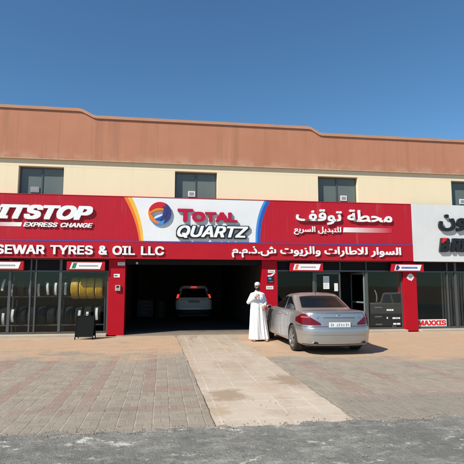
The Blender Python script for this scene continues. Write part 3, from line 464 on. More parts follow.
 '3': (0.453, [[0.108, 0.022, 0.133, 0.01, 0.159, 0.001, 0.188, -0.005, 0.218, -0.007, 0.251, -0.005, 0.281, 0.002, 0.309, 0.012, 0.333, 0.027, 0.354, 0.045, 0.37, 0.066, 0.383, 0.09, 0.39, 0.116, 0.393, 0.145, 0.391, 0.173, 0.383, 0.198, 0.371, 0.222, 0.354, 0.244, 0.333, 0.262, 0.308, 0.276, 0.279, 0.286, 0.247, 0.29, 0.2209, 0.2893, 0.372, 0.461, 0.372, 0.509, 0.07, 0.509, 0.07, 0.452, 0.288, 0.452, 0.288, 0.448, 0.157, 0.299, 0.157, 0.248, 0.201, 0.248, 0.229, 0.246, 0.254, 0.241, 0.275, 0.234, 0.292, 0.223, 0.306, 0.211, 0.316, 0.196, 0.323, 0.18, 0.328, 0.163, 0.329, 0.145, 0.328, 0.125, 0.323, 0.108, 0.315, 0.093, 0.304, 0.08, 0.291, 0.069, 0.275, 0.061, 0.258, 0.055, 0.239, 0.051, 0.219, 0.05, 0.2, 0.051, 0.182, 0.054, 0.165, 0.059, 0.15, 0.066, 0.137, 0.076, 0.126, 0.087, 0.118, 0.1, 0.112, 0.115, 0.109, 0.132, 0.044, 0.132, 0.048, 0.104, 0.057, 0.079, 0.07, 0.057, 0.088, 0.038]]),
 '0': (0.453, [[0.057, 0.155, 0.069, 0.113, 0.085, 0.077, 0.105, 0.048, 0.13, 0.024, 0.158, 0.007, 0.191, -0.003, 0.227, -0.007, 0.263, -0.003, 0.295, 0.007, 0.323, 0.024, 0.348, 0.048, 0.368, 0.077, 0.384, 0.113, 0.396, 0.155, 0.403, 0.202, 0.405, 0.254, 0.403, 0.306, 0.396, 0.353, 0.384, 0.395, 0.368, 0.431, 0.348, 0.461, 0.323, 0.484, 0.295, 0.502, 0.262, 0.512, 0.227, 0.516, 0.191, 0.512, 0.159, 0.502, 0.13, 0.484, 0.106, 0.461, 0.085, 0.431, 0.069, 0.395, 0.057, 0.353, 0.05, 0.306, 0.048, 0.254, 0.05, 0.202], [0.123, 0.144, 0.115, 0.176, 0.111, 0.213, 0.109, 0.254, 0.111, 0.295, 0.115, 0.332, 0.123, 0.365, 0.134, 0.393, 0.147, 0.416, 0.163, 0.435, 0.182, 0.449, 0.203, 0.457, 0.227, 0.46, 0.25, 0.457, 0.271, 0.449, 0.29, 0.435, 0.306, 0.416, 0.32, 0.393, 0.33, 0.365, 0.338, 0.332, 0.342, 0.295, 0.344, 0.254, 0.342, 0.213, 0.338, 0.176, 0.33, 0.144, 0.32, 0.116, 0.306, 0.092, 0.29, 0.074, 0.271, 0.06, 0.25, 0.052, 0.227, 0.05, 0.203, 0.052, 0.182, 0.06, 0.163, 0.074, 0.147, 0.092, 0.134, 0.116]]),
 ' ': (0.28, []),
}

def outline_curve(txt):
    """flat lettering: block capitals from the outline table above, Arabic from Blender's own fallback font"""
    if all(ch in GLYPH for ch in txt):
        c = bpy.data.curves.new('t', 'CURVE'); c.dimensions = '2D'; c.fill_mode = 'BOTH'; x = 0.0
        for ch in txt:
            a, loops = GLYPH[ch]
            for lp in loops:
                sp = c.splines.new('POLY'); n = len(lp) // 2; sp.points.add(n - 1); sp.use_cyclic_u = True
                for k in range(n): sp.points[k].co = (lp[2 * k] + x, lp[2 * k + 1], 0, 1)
            x += a
    else:
        c = bpy.data.curves.new('t', 'FONT'); c.body = txt; c.resolution_u = 5
    c.extrude = 0.5
    return c
def text_mb(txt, x0, x1, z0, z1, y, depth, shear=0.0, fat=(0.0, 0.0), mb=None, n=3, words=False):
    """raised lettering filling x0..x1, z0..z1, front face at y, running back by depth; fat widens the strokes in x and z"""
    c = outline_curve(txt); o = bpy.data.objects.new('t', c); COL.objects.link(o); bpy.context.view_layer.update()
    me = bpy.data.meshes.new_from_object(o.evaluated_get(bpy.context.evaluated_depsgraph_get()))
    bm = bmesh.new(); bm.from_mesh(me); bmesh.ops.remove_doubles(bm, verts=bm.verts, dist=1e-5); bmesh.ops.recalc_face_normals(bm, faces=bm.faces)
    seen = set(); isl = []
    for v in bm.verts:
        if v in seen: continue
        st = [v]; seen.add(v); comp = []
        while st:
            q = st.pop(); comp.append(q)
            for e in q.link_edges:
                ov = e.other_vert(q)
                if ov not in seen: seen.add(ov); st.append(ov)
        isl.append(comp)
    isl.sort(key=lambda cm: min(v.co.x for v in cm))
    lvl = {}
    for i, comp in enumerate(isl):
        for v in comp: lvl[v] = i % 3
    vl_ = list(bm.verts); idx = {v: i for i, v in enumerate(vl_)}
    ay, by = min(v.co.y for v in vl_), max(v.co.y for v in vl_)
    sx = {v: v.co.x + shear * (v.co.y - ay) for v in vl_}
    ax, bx = min(sx.values()), max(sx.values())
    word = {}; wn = 0; reach = None
    for comp in isl:
        a_, b_ = min(sx[v] for v in comp), max(sx[v] for v in comp)
        if reach is not None and a_ - reach > 0.13: wn += 1
        reach = b_ if reach is None else max(reach, b_)
        for v in comp: word[v] = wn
    outs = [MB() for _ in range(wn + 1)] if words else [mb or MB()]; fx, fz = fat
    grid = [(0.0, 0.0)]
    if fx or fz:
        us = [i / (n - 1) for i in range(n)] if fx else [0.5]; ws = [i / (n - 1) for i in range(n)] if fz else [0.5]
        grid = [(u * fx, w_ * fz) for u in us for w_ in ws]
    k = 0
    for du, dw in grid:
        vs = []
        for v in vl_:
            px = x0 + (sx[v] - ax) / (bx - ax) * (x1 - fx - x0) + du; pz = z0 + (v.co.y - ay) / (by - ay) * (z1 - fz - z0) + dw
            st = (lvl[v] * len(grid) + k) * min(0.00022, depth * 0.35 / (3 * len(grid)))
            vs.append((px, y + st if v.co.z > 0 else y + depth - st * 0.5, pz))
        if words:
            for q in range(wn + 1):
                mine = [v for v in vl_ if word[v] == q]; loc = {v: i for i, v in enumerate(mine)}
                outs[q].add([vs[idx[v]] for v in mine], [[loc[v] for v in f.verts] for f in bm.faces if word[f.verts[0]] == q])
        else: outs[0].add(vs, [[idx[v] for v in f.verts] for f in bm.faces])
        k += 1
    bm.free(); bpy.data.objects.remove(o); bpy.data.curves.remove(c); bpy.data.meshes.remove(me)
    return outs if words else outs[0]

# ================================================================== SETTING: ground, road, paving
struct('ground', MB().add([(-1500, -1500, -0.03), (1500, -1500, -0.03), (1500, 1500, -0.03), (-1500, 1500, -0.03)], [(0, 1, 2, 3)]), DESERT)
def sheet(x0, x1, edge_front, y1, z, thick, n):
    m = MB(); vs = []; fs = []
    for i in range(n + 1):
        x = x0 + (x1 - x0) * i / n; yf = edge_front(x)
        vs += [(x, yf, z), (x, y1, z), (x, yf, z - thick)]
    for i in range(n):
        a = i * 3; b = a + 3
        fs += [(a, b, b + 1, a + 1), (a + 2, b + 2, b, a)]
    return m.add(vs, fs)
struct('paving', sheet(-30, 34, lambda x: -11.4, -0.30, 0.0, 0.03, 4), PAVERS)
rng = random.Random(3)
def rag(x, seed=0.0): return (math.sin(x * 3.1 + seed) * 0.028 + math.sin(x * 8.7 + 1.3 + seed) * 0.02 + math.sin(x * 21 + 2 + seed) * 0.014 + math.sin(x * 47 + seed) * 0.008)
# driveway slab, irregular edges
dm = MB(); n = 160
L = [(0.46 + 0.21 * (i / n) ** 0.7 + 0.16 * rag(5 + i * 0.07), -0.32 - 10.60 * i / n) for i in range(n + 1)]
Rr = [(2.44 - 0.05 * i / n + 0.30 * rag(40 + i * 0.09), -0.32 - 10.60 * i / n) for i in range(n + 1)]
K = 6; vs = []; fs = []
for i in range(n + 1):
    for k in range(K + 1):
        f = k / K; vs.append((L[i][0] * (1 - f) + Rr[i][0] * f, L[i][1], 0.008))
    vs.append((L[i][0] - 0.004, L[i][1], -0.01)); vs.append((Rr[i][0] + 0.004, Rr[i][1], -0.01))
for i in range(n):
    a = i * (K + 3); b = a + K + 3
    for k in range(K): fs.append((a + k, b + k, b + k + 1, a + k + 1))
    fs.append((a + K + 1, b + K + 1, b, a)); fs.append((a + K, b + K, b + K + 2, a + K + 2))
struct('driveway', dm.add(vs, fs), SLAB)
gp = MB(); vs = []; fs = []
for i in range(n + 1):
    wd = 0.012 + 0.006 * math.sin(i * 0.31) * math.sin(i * 0.083 + 1) + (0.010 if i > 120 else 0) * (0.5 + 0.5 * math.sin(i * 0.37))
    vs += [(L[i][0] - wd, L[i][1], 0.004), (L[i][0] - 0.003, L[i][1], 0.004)]
for i in range(n): fs.append((2 * i, 2 * i + 1, 2 * i + 3, 2 * i + 2)[::-1])
struct('slab_gap', gp.add(vs, fs), plain('gritty_gap', (0.115, 0.09, 0.065), 0.95, var=0.5, sc=14, spec=0.1, bump=0.5))
# road with a crumbled edge and real unevenness
rm_ = MB(); NX, NY = 420, 40; vs = []; fs = []
for i in range(NX + 1):
    x = -14 + 30.0 * i / NX; ye = -10.84 + rag(x * 1.2) * 1.6
    for jx in range(NY + 1):
        f = jx / NY; y = ye - f * f * 14.0 - f * 0.25
        z = 0.016 + 0.010 * math.sin(x * 2.3 + y * 1.1) * math.sin(y * 3.7 + x) * min(1, f * 6) + (0.006 * rag(x * 4 + y * 7) / 0.03 if jx > 0 else 0)
        if jx == 0: z = 0.002
        vs.append((x, y, z))
for i in range(NX):
    for jx in range(NY): a = i * (NY + 1) + jx; fs.append((a, a + 1, a + NY + 2, a + NY + 1))
struct('road', rm_.add(vs, fs), ASPHALT, smooth=60)
struct('road_beyond', MB().add([(-400, -24, -0.012), (400, -24, -0.012), (400, -10.9, -0.012), (-400, -10.9, -0.012)], [(0, 1, 2, 3)]), ASPHALT)
# loose gravel along the road edge
gv = MB()
for k in range(760):
    x = rng.uniform(-3.2, 5.4); y = -10.84 + rag(x * 1.2) * 1.6 + rng.gauss(-0.02, 0.10) if k < 620 else rng.uniform(-12.5, -9.6)
    r = rng.uniform(0.004, 0.013) * (1.5 if rng.random() < 0.06 else 1)
    vs = [Vector((rng.gauss(0, 1), rng.gauss(0, 1), rng.gauss(0, 1))).normalized() for _ in range(1)]
    a = rng.uniform(0, 6.28); pts = []
    for q in ((1, 0, 0), (0, 1, 0), (-1, 0, 0), (0, -1, 0), (0, 0, 0.8), (0, 0, -0.8)):
        s_ = r * rng.uniform(0.7, 1.2); pts.append((x + s_ * (q[0] * math.cos(a) - q[1] * math.sin(a)), y + s_ * (q[0] * math.sin(a) + q[1] * math.cos(a)), 0.014 + r * 0.5 + s_ * q[2]))
    gv.add(pts, [(0, 1, 4), (1, 2, 4), (2, 3, 4), (3, 0, 4), (1, 0, 5), (2, 1, 5), (3, 2, 5), (0, 3, 5)])
g = part('gravel', gv, GRAVEL); g['kind'] = 'stuff'; tag(g, 'small loose grey stones scattered along the broken edge of the road', 'gravel')

# ================================================================== THE BUILDING
B = thing('shop_building', 'low cream shop building with terracotta parapet and red pillars', 'building')
XL, XR = -12.4, 19.8
PIL = [(-7.20, -6.64), (-1.82, -1.26), (3.53, 4.09), (8.93, 9.46), (14.30, 14.84)]
UPW = [(-10.2, -8.7), (-4.90, -3.42), (0.39, 1.90), (5.69, 7.25), (11.09, 12.60), (16.4, 17.9)]
wall = MB()
xs = [XL] + [v for p in UPW for v in p] + [XR]
for i in range(0, len(xs), 2): wall.box(xs[i], xs[i + 1], 0.0, 0.25, 4.40, 5.74)
wall.box(XL, XR, 0.0, 0.25, 5.74, 6.02); wall.box(XL, XR, 0.0, 0.25, 2.62, 4.40)
wall.box(XL, XL + 0.25, 0.25, 14.0, 0.0, 6.02); wall.box(XR - 0.25, XR, 0.25, 14.0, 0.0, 6.02); wall.box(XL, XR, 14.0, 14.25, 0.0, 6.02)
part('wall', wall, CREAM, B, bevel=0.006)
part('roof', MB().box(XL + 0.25, XR - 0.25, 0.25, 14.0, 5.95, 6.05), INTER, B)
def top_profile():
    return [(XL, 7.83), (-2.98, 7.83), (-2.86, 7.81), (-2.48, 7.62), (-2.36, 7.60), (5.30, 7.60), (5.42, 7.58), (5.74, 7.39), (5.86, 7.37), (XR, 7.37)]
tp = top_profile()
par = MB()
for (xa, za), (xb, zb) in zip(tp[:-1], tp[1:]): par.prism([(xa, 6.0), (xb, 6.0), (xb, zb - 0.10), (xa, za - 0.10)], -0.09, 0.20)
pp = part('parapet', par, TERRA, B, bevel=0.0)
cp = MB()
for (xa, za), (xb, zb) in zip(tp[:-1], tp[1:]): cp.prism([(xa, za - 0.105), (xb, zb - 0.105), (xb, zb), (xa, za)], -0.135, 0.26)
part('coping', cp, COPING, pp)
JOINT = plain('joint_filler', (0.34, 0.17, 0.115), 0.9)
for x in (-3.62, -2.52, 2.55, 5.92, -8.6, 10.4): part('joint', MB().box(x, x + 0.008, -0.0915, -0.07, 6.01, 7.26), JOINT, pp)
part('drip_edge', MB().box(XL, XR, -0.094, -0.02, 5.975, 6.0), plain('drip_edge_render', (0.50, 0.36, 0.25), 0.9, var=0.3, sc=3), pp)
for i, (a, b) in enumerate(UPW):
    fr = MB(); y0, y1 = 0.175, 0.235; m = (a + b) / 2
    fr.box(a, a + 0.05, y0, y1, 4.40, 5.74); fr.box(b - 0.05, b, y0, y1, 4.40, 5.74); fr.box(a + 0.05, b - 0.05, y0, y1, 5.69, 5.74); fr.box(a + 0.05, b - 0.05, y0, y1, 4.40, 4.45)
    fr.box(m - 0.025, m + 0.025, y0 - 0.01, y1, 4.45, 5.69)
    fo = part('window', fr, FRAME, B, bevel=0.004)
    part('pane', MB().box(a + 0.05, m - 0.025, 0.20, 0.208, 4.45, 5.69), UPGLASS, fo)
    part('pane', MB().box(m + 0.025, b - 0.05, 0.19, 0.198, 4.45, 5.69), UPGLASS, fo)
    if 1 <= i <= 4:
        sx = (-4.54, 0.87, 6.62, 11.52)[i - 1]; sw = (0.29, 0.25, 0.25, 0.25)[i - 1]
        st = MB().box(sx, sx + sw, 0.165, 0.188, 4.86, 5.06)
        st.mat(1).box(sx + 0.04, sx + sw - 0.04, 0.1615, 0.1645, 4.90, 5.02)
        part('sticker', st, [PAPER if i != 1 else GREY_L, GREY_L], fo)
# red pillars
for i, (a, b) in enumerate(PIL):
    part('pillar', MB().box(a, b, 0.0, 0.42, 0.0, 2.58), RED_PIL, B, bevel=0.008)
# low step in front of each shop bay
BAYS = [(XL + 0.25, PIL[0][0]), (PIL[0][1], PIL[1][0]), (PIL[2][1], PIL[3][0]), (PIL[3][1], PIL[4][0]), (PIL[4][1], XR - 0.25)]
for a, b in BAYS: part('step', MB().box(a + 0.002, b - 0.002, -0.22, 0.30, -0.02, 0.07), SILL, B, bevel=0.012)
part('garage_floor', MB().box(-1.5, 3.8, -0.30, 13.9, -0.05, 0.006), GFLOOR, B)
gw = MB()
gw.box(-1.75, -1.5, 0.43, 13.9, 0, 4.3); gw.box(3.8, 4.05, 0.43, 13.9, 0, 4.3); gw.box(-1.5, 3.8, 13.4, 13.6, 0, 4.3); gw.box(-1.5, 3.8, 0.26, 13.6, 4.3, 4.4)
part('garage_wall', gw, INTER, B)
part('lintel', MB().box(PIL[1][1], PIL[2][0], 0.06, 0.26, 2.40, 2.60), DARKP, B)
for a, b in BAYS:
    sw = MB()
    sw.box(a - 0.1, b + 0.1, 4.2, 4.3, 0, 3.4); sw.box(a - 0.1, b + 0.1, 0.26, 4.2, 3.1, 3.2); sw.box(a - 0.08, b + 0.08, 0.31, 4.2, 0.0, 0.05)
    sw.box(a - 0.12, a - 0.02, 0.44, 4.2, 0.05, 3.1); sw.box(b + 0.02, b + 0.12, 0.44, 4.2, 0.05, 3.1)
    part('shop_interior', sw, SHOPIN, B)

def bay(a, b, mull, zt=2.13, heavy=(), rails=(), dark_top=True):
    """storefront between two pillars: frame with panes"""
    y0, y1 = 0.10, 0.16; zb, zh = 0.07, 2.60
    fr = MB(); xs = [a + 0.002] + list(mull) + [b - 0.002]
    fr.box(a, b, y0, y1, zb, zb + 0.07); fr.box(a, b, y0, y1, zt, zt + 0.055); fr.box(a, b, y0, y1, zh - 0.05, zh)
    for k, x in enumerate(mull):
        h = 0.045 if k in heavy else 0.026
        fr.box(x - h, x + h, y0 - 0.012, y1 + 0.01, zb + 0.07, zt); fr.box(x - h, x + h, y0 - 0.012, y1 + 0.01, zt + 0.055, zh - 0.05)
    fr.box(a + 0.002, a + 0.05, y0 - 0.004, y1, zb + 0.07, zt); fr.box(b - 0.05, b - 0.002, y0 - 0.004, y1, zb + 0.07, zt)
    fo = part('shop_window', fr, FRAME, B, bevel=0.004)
    for k in range(len(xs) - 1):
        part('pane', MB().box(xs[k] + 0.03, xs[k + 1] - 0.03, 0.126, 0.134, zb + 0.07, zt), GLASS, fo)
        part('transom_panel', MB().box(xs[k] + 0.03, xs[k + 1] - 0.03, 0.126, 0.134, zt + 0.055, zh - 0.05), DARKP, fo)
    return fo
bay(BAYS[0][0], BAYS[0][1], [-10.8, -9.2])
bay(BAYS[1][0], BAYS[1][1], [-5.83, -5.02, -4.36, -4.20, -3.40], heavy=(1, 4))
bay(BAYS[3][0], BAYS[3][1], [10.78, 11.12, 12.3, 13.2], zt=2.17, heavy=(1,))
bay(BAYS[4][0], BAYS[4][1], [16.5, 18.0])
# bay with the shop door
a, b = BAYS[2]
fr = MB(); zt = 2.18; y0, y1 = 0.10, 0.16
fr.box(a, 5.44, y0, y1, 0.07, 0.14); fr.box(7.56, b, y0, y1, 0.07, 0.14); fr.box(a, b, y0, y1, zt, zt + 0.06); fr.box(a, b, y0, y1, 2.55, 2.60)
for x in (5.48, 7.52): fr.box(x - 0.045, x + 0.045, y0 - 0.015, y1 + 0.01, 0.07, zt)
for x in (4.75, 5.48, 6.5, 7.52): fr.box(x - 0.02, x + 0.02, y0, y1, zt + 0.06, 2.55)
fr.box(a + 0.002, a + 0.05, y0, y1, 0.14, zt); fr.box(b - 0.05, b - 0.002, y0, y1, 0.14, zt)
fo = part('shop_window', fr, FRAME, B, bevel=0.004)
part('pane', MB().box(a + 0.05, 5.435, 0.126, 0.134, 0.14, zt), GLASS_D, fo); part('pane', MB().box(7.565, b - 0.05, 0.126, 0.134, 0.14, zt), GLASS, fo)
part('transom_panel', MB().box(a + 0.03, b - 0.03, 0.138, 0.145, zt + 0.06, 2.55), DARKP, fo)
def leaf(parent_name, loc, rz, mat, framem):
    d = bpy.data.objects.new('x', None)
    m = MB(); W = 0.98; Z0, Z1 = 0.09, zt - 0.01
    m.box(0, 0.06, -0.02, 0.02, Z0, Z1); m.box(W - 0.06, W, -0.02, 0.02, Z0, Z1); m.box(0.06, W - 0.06, -0.02, 0.02, Z1 - 0.08, Z1); m.box(0.06, W - 0.06, -0.02, 0.02, Z0, Z0 + 0.14); m.box(0.06, W - 0.06, -0.018, 0.018, 1.02, 1.08)
    o = part('door', m, framem, B, bevel=0.004); o.location = loc; o.rotation_euler = (0, 0, rz)
    part('pane', MB().box(0.06, W - 0.06, -0.004, 0.004, Z0 + 0.14, 1.02), mat, o); part('pane', MB().box(0.06, W - 0.06, -0.004, 0.004, 1.08, Z1 - 0.08), mat, o)
    part('handle', MB().tube([(W - 0.09, -0.02, 0.85), (W - 0.09, -0.075, 0.87), (W - 0.09, -0.075, 1.23), (W - 0.09, -0.02, 1.25)], 0.012, 8), CHROME, o, smooth=50)
    bpy.data.objects.remove(d); return o
d1 = leaf('door', (5.53, 0.13, 0), 0, GLASS_D, FRAME)
nb = MB().box(0.32, 0.55, -0.0075, -0.005, 1.55, 2.02).mat(1)
for k in range(7): nb.box(0.345, 0.345 + 0.18 * (0.7 + 0.3 * ((k * 37) % 7) / 7), -0.0095, -0.008, 1.62 + k * 0.052, 1.628 + k * 0.052)
part('notice', nb, [PAPER, GREY_L], d1); part('notice', MB().box(0.74, 0.88, -0.0075, -0.005, 1.47, 1.76), PAPER, d1)
d2 = leaf('door', (7.45, 0.15, 0), R(97), GLASS_D, FRAME_G)

# ================================================================== SIGNS ABOVE THE SHOP
SG = thing('fascia_sign', 'long red and white fascia sign over the garage reading PITSTOP and TOTAL QUARTZ', 'sign', (0, -0.2, 2.58))
off = (0, 0.2, -2.58)
def sgn(name, mb, mat, **k):
    mb.v = [(x + off[0], y + off[1], z + off[2]) for x, y, z in mb.v]; return part(name, mb, mat, SG, **k)
sgn('casing', MB().box(-9.4, 9.255, -0.165, -0.002, 2.60, 4.70), DARKP)
zs = [3.20 + (4.72 - 3.20) * i / 16 for i in range(17)]
def interp(pts, z):
    pts = sorted(pts)
    import itertools
    n = len(pts); s = 0
    for i in range(n):
        t = pts[i][1]
        for j in range(n):
            if j != i: t *= (z - pts[j][0]) / (pts[i][0] - pts[j][0])
        s += t
    return s
L1 = [(interp([(4.72, -1.36), (4.09, -1.05), (3.65, -0.90), (3.20, -0.81)], z), z) for z in zs]
L2 = [(interp([(4.72, -1.09), (4.2, -0.86), (3.75, -0.735), (3.20, -0.66)], z), z) for z in zs]
Lm = [(p[0] * 0.55 + q[0] * 0.45, z) for p, q, z in zip(L1, L2, zs)]
R1 = [(interp([(4.72, 3.60), (4.19, 3.38), (3.72, 3.29), (3.20, 3.265)], z), z) for z in zs]
R2 = [(interp([(4.72, 3.83), (4.12, 3.56), (3.72, 3.475), (3.20, 3.445)], z), z) for z in zs]
Rm = [(p[0] * 0.6 + q[0] * 0.4, z) for p, q, z in zip(R1, R2, zs)]
yf, yb = -0.18, -0.166
def const(x): return [(x, z) for z in zs]
sgn('panel', MB().quadstrip(const(-9.4), L1, yf, yb), RED_P, label='red ribbed cladding panel on the left')
sgn('stripe', MB().quadstrip(L1, Lm, yf, yb), ORANGE_S); sgn('stripe', MB().quadstrip(Lm, L2, yf, yb), YELLOW_S)
sgn('panel', MB().quadstrip(L2, R1, yf, yb), WHITE_P, label='white panel over the garage opening')
sgn('stripe', MB().quadstrip(R1, Rm, yf, yb), LBLUE_S); sgn('stripe', MB().quadstrip(Rm, R2, yf, yb), BLUE_S)
sgn('panel', MB().quadstrip(R2, const(9.255), yf, yb), RED_P, label='red ribbed cladding panel on the right')
sgn('band', MB().box(-9.4, 9.255, -0.20, -0.003, 2.58, 3.155), RED_BAND, bevel=0.004)
sgn('trim', MB().box(-9.4, 9.255, -0.205, -0.166, 3.156, 3.195), PURPLE)
sgn('edge_trim', MB().box(-9.4, 9.255, -0.19, -0.002, 4.722, 4.745), RED_BAND)
Yl = -0.262
sgn('lettering', text_mb('PITSTOP', -5.95, -2.37, 3.87, 4.36, Yl, 0.066, shear=0.30, fat=(0.105, 0.055)), WHITE_L, label='large white raised PITSTOP lettering')
for wmb in text_mb('EXPRESS CHANGE', -4.60, -2.36, 3.62, 3.775, -0.235, 0.05, shear=0.28, fat=(0.022, 0.012), words=True): sgn('lettering', wmb, WHITE_L)
def fade_bar(x0, x1, z0, z1, rev, sh=0.03):
    t = NT('white_to_red_fade_print'); x = t.xyz(t.O())[0]
    f = t.lin(x, x0, x1, 1 if rev else 0, 0 if rev else 1)
    m = t.bsdf(t.mix(t.M('POWER', f, 1.3), (0.56, 0.016, 0.04), (0.84, 0.84, 0.83)), 0.4)
    sgn('stripe', MB().prism([(x0, z0), (x1, z0), (x1 + sh, z1), (x0 + sh, z1)], -0.19, -0.1815), m)
fade_bar(-6.3, -4.68, 3.63, 3.77, False); fade_bar(6.54, 8.45, 3.62, 3.80, True)
for wmb in text_mb('SEWAR TYRES & OIL LLC', -5.42, 0.045, 2.705, 3.015, -0.252, 0.050, fat=(0.036, 0.022), words=True): sgn('lettering', wmb, WHITE_L)
sgn('lettering', text_mb('AL', -6.06, -5.60, 2.705, 3.015, -0.252, 0.050, fat=(0.036, 0.022)), WHITE_L)
rv = lambda s_: s_[::-1]
AR1 = rv('\ufee3\ufea4\ufec4\ufe94 \ufe97\ufeee\ufed7\ufed2')
AR2 = rv('\ufedf\ufee0\ufe98\ufe92\ufeaa\ufef3\ufede \ufe8d\ufedf\ufeb4\ufeae\ufef3\ufeca')
AR3 = rv('\ufe8d\ufedf\ufeb4\ufeee\ufe8d\ufead \ufedf\ufefc\ufec3\ufe8e\ufead\ufe8d\ufe95 \ufeed\ufe8d\ufedf\ufeb0\ufef3\ufeee\ufe95 \ufeb5.\ufeab.\ufee1.\ufee1')
AR4 = rv('\ufe91\ufeae\ufef3\ufea0\ufeb4\ufe98\ufeee\ufee5')
for wmb in text_mb(AR1, 4.76, 8.45, 3.88, 4.46, Yl, 0.066, fat=(0.022, 0.028), words=True): sgn('lettering', wmb, WHITE_L)
for wmb in text_mb(AR2, 4.68, 6.46, 3.50, 3.81, -0.235, 0.05, fat=(0.008, 0.008), words=True): sgn('lettering', wmb, WHITE_L)
for wmb in text_mb(AR3, 2.41, 8.76, 2.655, 3.08, -0.252, 0.050, fat=(0.018, 0.018), words=True): sgn('lettering', wmb, WHITE_L)
tm = text_mb('T', 0.49, 1.03, 3.90, 4.345, Yl, 0.066, fat=(0.075, 0.05))
text_mb('OTAL', 1.00, 2.60, 3.90, 4.25, Yl, 0.066, fat=(0.065, 0.045), mb=tm)
sgn('lettering', tm, DRED_L, label='dark red raised TOTAL lettering')
sgn('lettering', text_mb('QUARTZ', 0.48, 2.985, 3.32, 3.755, Yl - 0.014, 0.013, shear=0.26, fat=(0.05, 0.03)), WHITE_L, label='white slanted QUARTZ lettering with black edges')
sgn('lettering_edge', text_mb('QUARTZ', 0.445, 3.035, 3.275, 3.785, Yl, 0.066, shear=0.26, fat=(0.135, 0.105), n=4), BLACK_L)
# round swirl emblem
def arc_band(cx, cz, ro0, ro1, a0, a1, w0, w1, wm, n=28, sx=1.0):
    A = []; Bq = []
    for i in range(n + 1):
        f = i / n; a = R(a0 + (a1 - a0) * f); ro = ro0 + (ro1 - ro0) * f
        wd = w0 * (1 - f) ** 2 + 2 * wm * f * (1 - f) + w1 * f * f
        A.append((cx + sx * ro * math.cos(a), cz + ro * math.sin(a))); Bq.append((cx + sx * (ro - wd) * math.cos(a), cz + (ro - wd) * math.sin(a)))
    return A, Bq
ecx, ecz = -0.12, 4.16
em = bpy.data.objects.new('emblem', None); COL.objects.link(em); em.parent = SG; em.location = off
def emb(A, Bq, y, m): part('ribbon', MB().quadstrip(A, Bq, y, -0.181), m, em, fixn=False)
def ribbon(pts, n=26):
    # pts: (x, z, width) control points of a smooth ribbon, Bezier-blended
    A, Bq = [], []; m_ = len(pts) - 1
    def ev(f): 
        q = [Vector(p) for p in pts]
        while len(q) > 1: q = [a * (1 - f) + b * f for a, b in zip(q[:-1], q[1:])]
        return q[0]
    for i in range(n + 1):
        f = i / n; a = ev(f); d = (ev(min(1, f + 0.01)) - ev(max(0, f - 0.01))); d.z = 0; d.normalize()
        A.append((ecx + a.x - d.y * a.z / 2, ecz + a.y + d.x * a.z / 2)); Bq.append((ecx + a.x + d.y * a.z / 2, ecz + a.y - d.x * a.z / 2))
    return A, Bq
EM_RED = plain('emblem_red', (0.55, 0.02, 0.03), 0.4, spec=0.3)
emb(*arc_band(ecx, ecz, 0.40, 0.41, 178, 28, 0.02, 0.10, 0.32), -0.244, EM_RED)
emb(*arc_band(ecx, ecz, 0.405, 0.38, 62, -70, 0.05, 0.02, 0.36), -0.248, NAVY)
emb(*arc_band(ecx, ecz, 0.40, 0.40, 205, 338, 0.04, 0.02, 0.27), -0.246, LBLUE_S)
emb(*arc_band(ecx, ecz, 0.405, 0.36, 160, 268, 0.02, 0.02, 0.22), -0.252, ORANGE_S)
emb(*ribbon([(-0.36, -0.02, 0.06), (-0.20, 0.16, 0.10), (0.06, 0.20, 0.11), (0.20, 0.10, 0.03)]), -0.254, ORANGE_S)
emb(*ribbon([(0.10, 0.26, 0.02), (0.26, 0.16, 0.16), (0.16, -0.10, 0.15), (0.02, -0.26, 0.02)]), -0.257, NAVY)
emb(*ribbon([(-0.22, -0.22, 0.02), (-0.02, -0.20, 0.12), (0.12, -0.12, 0.10), (0.20, 0.02, 0.01)]), -0.250, BLUE_S)

SG2 = thing('white_sign', 'pale grey fascia sign with black raised BRIDGESTONE lettering at the right end', 'sign', (9.3, -0.2, 2.58))
def sg2(name, mb, mat, **k):
    mb.v = [(x - 9.3, y + 0.2, z - 2.58) for x, y, z in mb.v]; return part(name, mb, mat, SG2, **k)
sg2('casing', MB().box(9.268, 17.0, -0.185, -0.002, 2.585, 4.72), DARKP)
sg2('panel', MB().box(9.262, 17.0, -0.20, -0.186, 2.57, 4.735), WHITE_G)
sg2('lettering', text_mb(AR4, 10.31, 14.4, 3.72, 4.36, -0.30, 0.095, fat=(0.05, 0.05)), BLACK_L)
bl = text_mb('B', 10.29, 10.72, 2.93, 3.455, -0.30, 0.095, shear=0.2, fat=(0.10, 0.06))
text_mb('RIDGESTONE', 10.76, 14.45, 2.93, 3.455, -0.30, 0.095, shear=0.2, fat=(0.085, 0.05), mb=bl)
sg2('lettering', bl, BLACK_L)
sg2('accent', MB().prism([(10.36, 3.26), (10.52, 3.32), (10.62, 3.458), (10.40, 3.458)], -0.304, -0.298), RED_L)

# small box signs under the fascia
def box_sign(x0, x1, label, accents, lean=0.07):
    t = thing('box_sign', label, 'sign', ((x0 + x1) / 2, -0.10, 2.18), group='small red box signs under the fascia')
    h = (x1 - x0) / 2
    part('casing', MB().box(-h, h, -0.03, 0.09, 0.0, 0.315), RED_BAND, t, bevel=0.008)
    part('face', MB().prism([(-h + 0.10, 0.05), (h - 0.16, 0.05), (h - 0.16 + lean, 0.265), (-h + 0.10 + lean, 0.265)], -0.038, -0.0305), WHITE_L, t)
    for nm, poly, m in accents: part(nm, MB().prism([(x - (x0 + x1) / 2, z) for x, z in poly], -0.041, -0.0385), m, t)
    return t
def bars(x0, x1, z0, z1, n):
    out = []; r_ = random.Random(n * 31 + int(x0 * 100)); x = x0; w_ = (x1 - x0) / n
    while x < x1 - 0.02:
        l = w_ * r_.uniform(0.28, 0.62); out.append((x, min(x + l, x1))); x += l + w_ * 0.13
    return out
